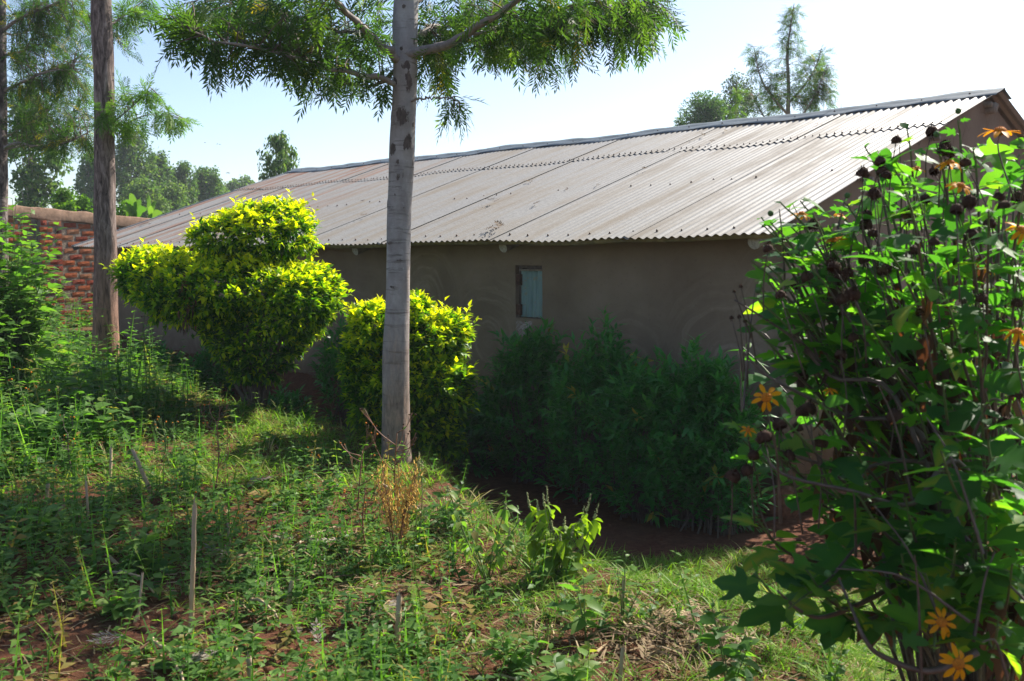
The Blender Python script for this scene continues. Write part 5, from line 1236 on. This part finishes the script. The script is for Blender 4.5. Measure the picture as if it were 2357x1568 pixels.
mb = MB(); instance(mb, (ico, icf), np.stack([x, y, gz(x, y)], -1), frames(rdir(len(x), 0, rg)), rg.uniform(.004, .02, len(x)) * (1 + (rg.random(len(x)) > .96) * 1.3), .5); tag(mb.build('soil_crumbs', M['clod']), 'crumbled clods of red soil on the bare patches', 'soil', kind='stuff')
# ------------------------------------------------------------------ single weeds, stalks and fallen leaves
rg = np.random.default_rng(141)
def flower_weed(px, top, d, label, seed, nb=6, mat='weed', dots='disc', stemm='stem_g', leaf=.06, pair=5, group='tall flowering weeds in the foreground'):
    rg = np.random.default_rng(seed); b = gat(px, d); o = empty('flowering_weed', b, label, 'weed', group); ztop = at(px, top, d)[2]; h = max(ztop - b[2], .2)
    ms, ml, md = MB(), MB(), MB(); lean = rg.normal(size=2) * .08; T = b + [lean[0] * h, lean[1] * h, h * .72]; Q = smooth_path([b - [0, 0, .02], (b + T) / 2 + rg.normal(size=3) * .02, T], 12); tube(ms, Q, np.linspace(.006, .0035, 12), 5)
    P, D, S = [], [], []
    for k in range(nb):
        i = rg.integers(4, 12); a = rg.uniform(0, 6.28); q = Q[i] + [math.cos(a) * h * rg.uniform(.08, .26), math.sin(a) * h * rg.uniform(.08, .26), h * rg.uniform(.12, .36)]; q[2] = min(q[2], ztop + .02)
        B = smooth_path([Q[i], (Q[i] + q) / 2 + [math.cos(a) * .02, math.sin(a) * .02, -.02], q], 7); tube(ms, B, [.0032, .0018], 4)
        for e in range(rg.integers(1, 3)):
            t = q + rg.normal(size=3) * [.02, .02, .012]; tube(ms, [B[4], t], [.0018, .0014], 3, cap=False); instance(md, (ico, icf), np.array([t]), frames(rdir(1, 0, rg)), rg.uniform(.005, .009), .5)
        P.append(B[3]); D.append(nrm(rg.normal(size=3) * [1, 1, .3])); S.append(leaf * .6)
    for k in range(pair):
        i = 1 + k * 2 % 11; a = rg.uniform(0, 6.28)
        for s in (0, np.pi): P.append(Q[i]); D.append(nrm(np.array([math.cos(a + s), math.sin(a + s), rg.uniform(-.2, .5)]))); S.append(leaf * rg.uniform(.7, 1.2))
    part('stem', ms, M[stemm], o); instance(ml, L_mid(.2, .05, .3), np.array(P), frames(np.array(D), rg.normal(size=len(P)) * .3), np.array(S), np.clip(rg.normal(.5, .15, len(P)), 0, 1)); part('foliage', ml, M[mat], o); part('flower_head', md, M[dots], o)
for q, (px, top, d, lab, kw) in enumerate([
    (485, 915, 6.6, 'tall thin seeding weed in front of the topiary foot, stems reddish', dict(nb=10, stemm='stem_r')),
    (445, 1085, 5.6, 'yellow dotted weed spreading beside the tall pale maize stalk', dict(nb=9)),
    (155, 960, 6.8, 'pale dry stemmed weed leaning left in the left weeds', dict(nb=6, stemm='straw_stem' if False else 'stem_b')),
    (545, 1190, 5.6, 'small white flowered weed in the shaded grass', dict(nb=4)),
    (815, 975, 6.2, 'tall bare seeding weed crossing left of the pale trunk foot', dict(nb=8, stemm='stem_r', pair=3)),
    (905, 915, 6.3, 'seeding weed with dark spiky heads crossing the pale trunk foot', dict(nb=9, stemm='stem_r', dots='seed')),
    (840, 1060, 5.6, 'red stemmed leafy weed left of the golden dried one', dict(nb=6, stemm='stem_r', pair=8)),
    (330, 690, 9.5, 'wispy seeding weed standing against the brick wall', dict(nb=7, dots='seed')),
    (255, 880, 8.0, 'brown seed headed weed at the foot of the rough trunk', dict(nb=7, dots='seed')),
    (60, 830, 7.6, 'yellow flowered weed near the left edge', dict(nb=8)),
    (385, 950, 7.0, 'yellow budded weed in the shade below the topiary', dict(nb=8)),
    (700, 1010, 6.8, 'fine seeding weed in the shaded grass left of the pale trunk', dict(nb=5)),
    (1005, 1290, 4.8, 'thin brown weed with yellowing leaves below the bank rim', dict(nb=3, stemm='stem_r', pair=7))]):
    flower_weed(px, top, d, lab, 150 + q, **kw)
# golden dried flower weed
o = empty('dried_weed', gat(905, 5.5), 'golden dried flowering weed just below the pale trunk', 'weed'); b = np.array(o.location); rg = np.random.default_rng(171); ms, md = MB(), MB()
for (x, y) in [(880, 1075), (918, 1095), (955, 1085), (895, 1165), (940, 1130), (870, 1110), (930, 1200), (960, 1110)]:
    T = at(x, y, 5.5 + rg.uniform(-.12, .12)); Q = smooth_path([b, b * .5 + T * .5 + [0, 0, .03], T], 12); tube(ms, Q, np.linspace(.0045, .0015, 12), 5)
    for k in range(60):
        i = rg.integers(6, 12); p = Q[i] + rg.normal(size=3) * [.022, .022, .028]; tube(ms, [Q[i] - [0, 0, .03], p], [.001, .0007], 3, cap=False); tube(md, [p, p + nrm(rg.normal(size=3) * .4 + [0, 0, 1]) * .022], [.0055, .002], 4, cap=False)
part('stem', ms, M['stem_r'], o); part('flower_head', md, M['gold_dry'], o)
# spiked plant in the middle and its lower neighbour
def spiked(px, d, top, label, tips, leaf, seed, nst):
    rg = np.random.default_rng(seed); b = gat(px, d); o = empty('spiked_plant', b, label, 'plant', 'plants with pale seed spikes'); ms, ml, md = MB(), MB(), MB(); P, D, S = [], [], []
    for (x, y, L_) in tips:
        T = at(x, y, d + rg.uniform(-.12, .12)); dirn = nrm(T - b + np.array([0, 0, .3])); T0 = T - dirn * L_; Q = smooth_path([b + rg.normal(size=3) * .01, b * .5 + T0 * .5 + rg.normal(size=3) * .03, T0, T], 16); tube(ms, Q, np.linspace(.004, .0018, 16), 5)
        for k in range(30):
            s = rg.random(); p = T0 + (T - T0) * s + rg.normal(size=3) * .004 * (1 - .5 * s); instance(md, (ico, icf), np.array([p]), frames(rdir(1, 0, rg)), .0055 * (1.1 - .5 * s), .5)
        for k in range(11):
            i = rg.integers(3, 12); a = rg.uniform(0, 6.28); P.append(Q[i]); D.append(nrm(np.array([math.cos(a), math.sin(a), rg.uniform(-.9, .1)]))); S.append(leaf * rg.uniform(.6, 1.15))
    part('stem', ms, M['stem_g'], o); instance(ml, L_mid(.27, .05, .45), np.array(P), frames(np.array(D), rg.normal(size=len(P)) * .3), np.array(S), np.where(rg.random(len(P)) > .93, .93, np.clip(rg.normal(.72, .1, len(P)), 0, .85))); part('foliage', ml, M['lime' if seed == 181 else 'weed'], o); part('seed_spike', md, M['spike'], o)
spiked(1285, 5.35, 1125, 'sunlit leafy plant with pale upright seed spikes at the edge of the shaded yard', [(1212, 1133, .10), (1235, 1150, .08), (1258, 1120, .10), (1250, 1135, .08), (1360, 1138, .11), (1345, 1165, .09), (1378, 1160, .09), (1270, 1200, .06), (1300, 1190, .06), (1240, 1190, .06), (1320, 1210, .05), (1290, 1230, .05), (1225, 1230, .04), (1340, 1230, .04), (1260, 1260, .04)], .10, 181, 9)
spiked(1120, 5.3, 1160, 'dull leafy plant with arching stem left of the bright spiked plant', [(1165, 1160, .03), (1070, 1195, .04), (1195, 1195, .02), (1175, 1215, .05), (1045, 1170, .03), (1030, 1120, .03), (1090, 1215, .03)], .075, 182, 7)
spiked(958, 5.6, 1045, 'thin stem with two pale seed spikes beside the pale trunk foot', [(965, 1040, .09), (972, 1060, .06)], .04, 183, 2)
for q, (px, d, h, ns, sp_, leaf, lab, tint) in enumerate([
    (1355, 4.55, .36, 3, .07, .10, 'upright broad leaved weed standing on the sunny bank rim', (.5, .1)),
    (1445, 4.75, .45, 3, .12, .055, 'nightshade weed with a long leaning stem and green berries', (.5, .1)),
    (1310, 3.95, .26, 9, .17, .085, 'low bright plant with ribbed toothed leaves at the bottom centre', (.65, .1)),
    (1180, 4.2, .2, 6, .13, .07, 'small toothed leaf plant left of the low bright one', (.55, .1)),
    (1700, 4.05, .42, 4, .10, .09, 'dark leafy weed at the left foot of the sunflower bush', (.3, .1)),
    (1800, 3.5, .30, 8, .2, .10, 'dark broad leaved plant in shade under the sunflower bush', (.2, .1)),
    (165, 8.3, .62, 8, .28, .15, 'large ribbed leaf plant among the weeds left of the rough trunk', (.5, .1)),
    (100, 7.4, .42, 8, .3, .15, 'broad dark leaved plant at the far left below the bushes', (.35, .1)),
    (240, 7.6, .55, 7, .22, .12, 'curled leaf plant at the foot of the rough trunk', (.55, .1)),
    (215, 9.2, .62, 9, .3, .13, 'leafy weed clump beside the rough trunk under the brick wall', (.55, .1)),
    (60, 9.4, .70, 10, .35, .13, 'yellowing weed clump below the left bush', (.75, .12)),
    (130, 10.2, .72, 12, .4, .12, 'sunny weed clump in front of the brick pier', (.6, .12)),
    (300, 5.1, .22, 5, .12, .09, 'serrated leaf seedling left of the tall pale maize stalk', (.5, .1)),
    (60, 5.4, .24, 6, .18, .10, 'dark leafy weed low at the left edge above the bare soil', (.4, .1)),
    (255, 4.55, .16, 5, .10, .08, 'small bright weed beside the short yellow maize stub', (.55, .1)),
    (740, 6.4, .3, 6, .2, .07, 'trailing leafy sprig at the rim of the shaded bank', (.4, .1)),
    (1030, 6.0, .35, 9, .22, .07, 'shaded leafy clump on the bank just right of the pale trunk', (.3, .1))]):
    o = empty('leafy_weed', gat(px, d), lab, 'weed', 'leafy weeds on the bank'); leafy_plant(o, ns, h, sp_, leaf, L_mid(.28, .05, .3), 'weed', np.random.default_rng(190 + q), (7, 12), tint=tint, r0=.004)
# maize stubs
def maize(x0, y0, x1, y1, wpx, label, seed, tint=.1, dry=True):
    rg = np.random.default_rng(seed); b = gpt(x0, y0); d = b[1]; T = at(x1, y1, d + rg.uniform(-.05, .05)); r = wpx * .6 * mper(d)
    o = empty('maize_stalk', b, label, 'stalk', 'cut dry maize stalks'); mb = MB(); n = 26; ax = T - b; L_ = np.linalg.norm(ax); ax = ax / L_; Q = b[None] - ax * .03 + np.linspace(0, 1, n)[:, None] * (L_ + .03) * ax; Q[1:-1] += rg.normal(size=(n - 2, 3)) * r * .06
    rad = r * np.linspace(1.08, .88, n); 
    for k in np.arange(3, n, max(5, int(.11 / (L_ / n)))): rad[k] *= 1.22
    tube(mb, Q, rad, 9, np.linspace(tint, tint + .5 * dry, n), cap=False); part('stalk', mb, M['maize'], o)
    mb = MB(); s = nrm(np.cross(ax, [0, 1, .1])); c = nrm(np.cross(ax, s))   # splintered top
    for k in range(5):
        a = k * 1.256 + rg.uniform(0, .6); p = T + (s * math.cos(a) + c * math.sin(a)) * r * .75; q = nrm(np.cross(ax, p - T)) * r * .5; mb.add([p - q - ax * .005, p + q - ax * .005, p + ax * rg.uniform(.2, 1) * min(.09, L_ * .2) * (.3 + (k == 1))], [(0, 1, 2)], .5)
    part('splinter', mb, M['maize'], o)
    if dry:
        mb = MB(); k = rg.integers(1, 4); P_ = b[None] + np.linspace(.15, .6, k)[:, None] * (T - b); instance(mb, L_blade(.09, .7), P_, frames(nrm(rg.normal(size=(k, 3)) * .5 + [0, 0, -.3])), rg.uniform(.05, .12, k), rg.uniform(.2, 1, k)); part('husk', mb, M['straw'], o)
for q, a in enumerate([
    (440, 1455, 448, 1165, 9.5, 'tallest pale maize stalk standing in the left foreground, splintered top'), (266, 1412, 264, 1362, 10, 'short yellow maize stub cut flat in the left foreground', ), (352, 1142, 306, 1038, 8, 'long grey maize stalk leaning left in the upper left weeds'),
    (107, 1166, 110, 1112, 8, 'short orange brown maize stub near the left edge'), (117, 1215, 147, 1164, 8, 'grey tipped maize stub leaning right near the left edge'), (203, 1192, 198, 1108, 5, 'thin pale stalk left of the long leaning one'), (290, 1322, 250, 1280, 8, 'brown maize stub leaning left behind the short yellow one'),
    (318, 1432, 328, 1320, 5, 'thin red brown stalk between the short yellow stub and the tallest stalk'), (662, 1395, 672, 1338, 10, 'grey broken maize stub in the pale litter left of centre'), (580, 1590, 572, 1512, 12, 'pale stub cut by the bottom edge left of centre'), (914, 1480, 919, 1372, 12, 'thick grey maize stalk with a pointed top in the bottom centre'),
    (862, 1520, 868, 1440, 9, 'twin grey stub left of the thick grey stalk'), (1424, 1600, 1434, 1490, 9, 'dark slanting stub at the bottom, right of the low bright plant'), (254, 1105, 256, 1032, 6, 'brown stub in the weeds up the slope at left'), (530, 1258, 524, 1205, 5, 'thin dark stub with a bent tip by the shaded grass'),
    (1432, 1440, 1436, 1330, 8, 'brown fibrous stump beneath the nightshade weed')]):
    maize(a[0], a[1], a[2], a[3], a[4], a[5], 210 + q, .0 if q in (1, 3) else .15, q not in (1,))
# stalks lying on the ground
for q, (x0, y0, x1, y1, lab) in enumerate([(250, 1330, 355, 1382, 'dry stalk lying across the bare soil at left'), (660, 1290, 790, 1225, 'dry stalk lying in the pale litter left of centre'), (575, 1400, 640, 1440, 'short dry stalk on the soil near the bottom'), (880, 1130, 1000, 1230, 'fallen brown stem sloping right below the golden dried weed'), (350, 1490, 430, 1600, 'purple bent stem near the bottom left')]):
    a, b = gpt(x0, y0), gpt(x1, y1); n = 14; P = a + np.linspace(0, 1, n)[:, None] * (b - a); P[:, 2] = gz(P[:, 0], P[:, 1]) + .035 + .03 * np.sin(np.linspace(0, 3.1, n)); o = empty('fallen_stalk', P[0], lab, 'stalk', 'fallen stalks'); mb = MB(); tube(mb, P + rg.normal(size=P.shape) * .003, np.linspace(.009, .005, n), 6); part('stalk', mb, M['maize'], o)
# fallen silky oak fronds
fb = FRONDS[1]
def fallen(p, s, label, nrm_=(0, 0, 1), k=1, mat='pale_dry', seed=0, group='fallen silky oak leaves', lift=.02):
    rg = np.random.default_rng(seed); o = empty('fallen_leaf', p, label, 'leaf', group); mb = MB(); n_ = nrm(np.array(nrm_, float)); 
    d = nrm(np.cross(n_, rg.normal(size=(k, 3)))); fr_ = np.stack([np.cross(d, np.broadcast_to(n_, d.shape)), d, np.broadcast_to(n_, d.shape)], -1)
    instance(mb, L_frond(7, .34, .036, -.15, seed), np.array(p)[None] - d * s * .5 + n_ * lift + rg.normal(size=(k, 3)) * ([.03, .03, .004] if k < 4 else [.09, .09, .015]), fr_, s * .72 * rg.uniform(.8, 1.2, k), rg.uniform(.0, .9, k)); part('frond', mb, M[mat], o)
for q, (x, y, s, k, lab) in enumerate([(700, 1480, .2, 2, 'bleached fern like leaf curled at the bottom left of centre'), (470, 1545, .22, 3, 'pale clump of fern like leaves at the bottom edge'), (320, 1265, .2, 2, 'silvery fern like leaf on the left bank'), (640, 1260, .24, 2, 'bleached fern like leaf on the sunny litter'), (720, 1270, .24, 3, 'pair of bleached leaves right of the sunny litter'), (520, 1290, .22, 2, 'dull fern like leaf near the tallest stalk'), (590, 1120, .2, 2, 'pale leaf in the shaded grass'), (960, 1190, .22, 2, 'dry fern like leaf on the shaded bank rim'), (1040, 1170, .2, 2, 'dry leaf beside the dull leafy plant'), (230, 1500, .2, 2, 'pale leaf on the bare soil at bottom left'), (900, 1420, .22, 3, 'grey leaves heaped by the thick grey stalk'), (1560, 1440, .26, 5, 'heap of grey brown leaves at bottom right'), (1640, 1480, .26, 5, 'second heap of grey brown leaves nearer the sunflower bush'), (1500, 1490, .24, 4, 'pale straw heap left of the grey brown leaves'), (740, 1340, .2, 2, 'dark fern like leaf in front of the sunny litter'), (610, 1340, .22, 3, 'shaded dry leaves below the sunny litter')]):
    fallen(gpt(x, y), s, lab, (0.1, -.2, 1), k, 'pale_dry' if q not in (7, 8, 11, 12, 13, 14, 15) else 'straw', 240 + q, lift=.05)
b = at(1205, 757, wall_d(1205, .75) - .42); fallen(b, .24, 'bleached white leaf caught on the hedge shrub below the window', (0, -.8, .55), 2, 'pale_dry', 271)
def roofpt(px, py):
    r = ray(px, py); o = np.array([0, 0, EYE]); t = np.dot(E0 - o, N_) / np.dot(r, N_); return o + r * t
for q, (x, y, s, k, lab) in enumerate([(1138, 466, .16, 5, 'clump of dry leaves in the middle of the roof'), (1212, 420, .15, 3, 'dry leaf sprig on the roof up and right of the middle clump'), (1240, 472, .12, 3, 'small dry leaf on the roof right of the middle clump'), (838, 465, .12, 3, 'brown dry leaf on the roof left of the pale trunk'), (840, 500, .13, 2, 'faint dry sprig low on the roof left of the pale trunk'), (1625, 312, .15, 4, 'dark leaf sprig near the roof ridge'), (1640, 328, .13, 3, 'dry leaf just below the sprig near the ridge'), (1150, 527, .26, 6, 'heap of dry leaves in the seam above the eave'), (520, 492, .22, 5, 'line of dry leaves on the far left of the roof'), (330, 520, .2, 5, 'litter of dry leaves at the far left eave'), (1480, 392, .13, 2, 'thin dry leaf on the right part of the roof'), (1370, 430, .12, 2, 'pale dry leaf in the middle right of the roof'), (1300, 440, .1, 2, 'tiny dry leaf beside a roof nail'), (1885, 292, .1, 3, 'twiggy tuft on the lap of the roof sheets at right')]):
    fallen(roofpt(x, y), s, lab, N_, k, 'straw' if q % 3 else 'dry', 280 + q, 'dry leaves on the roof', .02)
# birds high in the distance
for q, (x, y, s, lab) in enumerate([(525, 399, .22, 'small dark bird flying low above the far trees'), (472, 329, .08, 'leftmost of three tiny birds high above the far trees'), (500, 332, .08, 'middle of three tiny birds high above the far trees'), (506, 333, .08, 'rightmost of three tiny birds high above the far trees')]):
    p = at(x, y, 60); o = empty('bird', p, lab, 'bird', 'birds in the sky'); mb = MB(); tube(mb, [p + [-.5 * s, 0, 0], p + [-.2 * s, 0, .03], p + [.2 * s, 0, .03], p + [.5 * s, 0, 0]], [.02, .09 * s, .09 * s, .02], 6); part('body', mb, M['bark_dark'], o)
    for sd in (-1, 1):
        mb = MB(); mb.add([p + [-.15 * s, 0, 0], p + [.2 * s, 0, 0], p + [0, sd * .5 * s, .18 * s], p + [-.25 * s, sd * .9 * s, .05 * s]], [(0, 1, 2), (0, 2, 3)]); part('wing', mb, M['bark_dark'], o)
# ------------------------------------------------------------------ air
mb = MB(); box(mb, [-720, -75, -1.6], [1440, 0, 0], [0, 1000, 0], [0, 0, 14])
k = NT('thin_haze'); vol = k.n('VolumePrincipled', {'Color': (.85, .92, 1.0), 'Density': .0008, 'Anisotropy': .1}); k.t.links.new(vol.outputs[0], k.out.inputs[1])
hz_ = tag(mb.build('haze', k.m, smooth=False), kind='stuff')
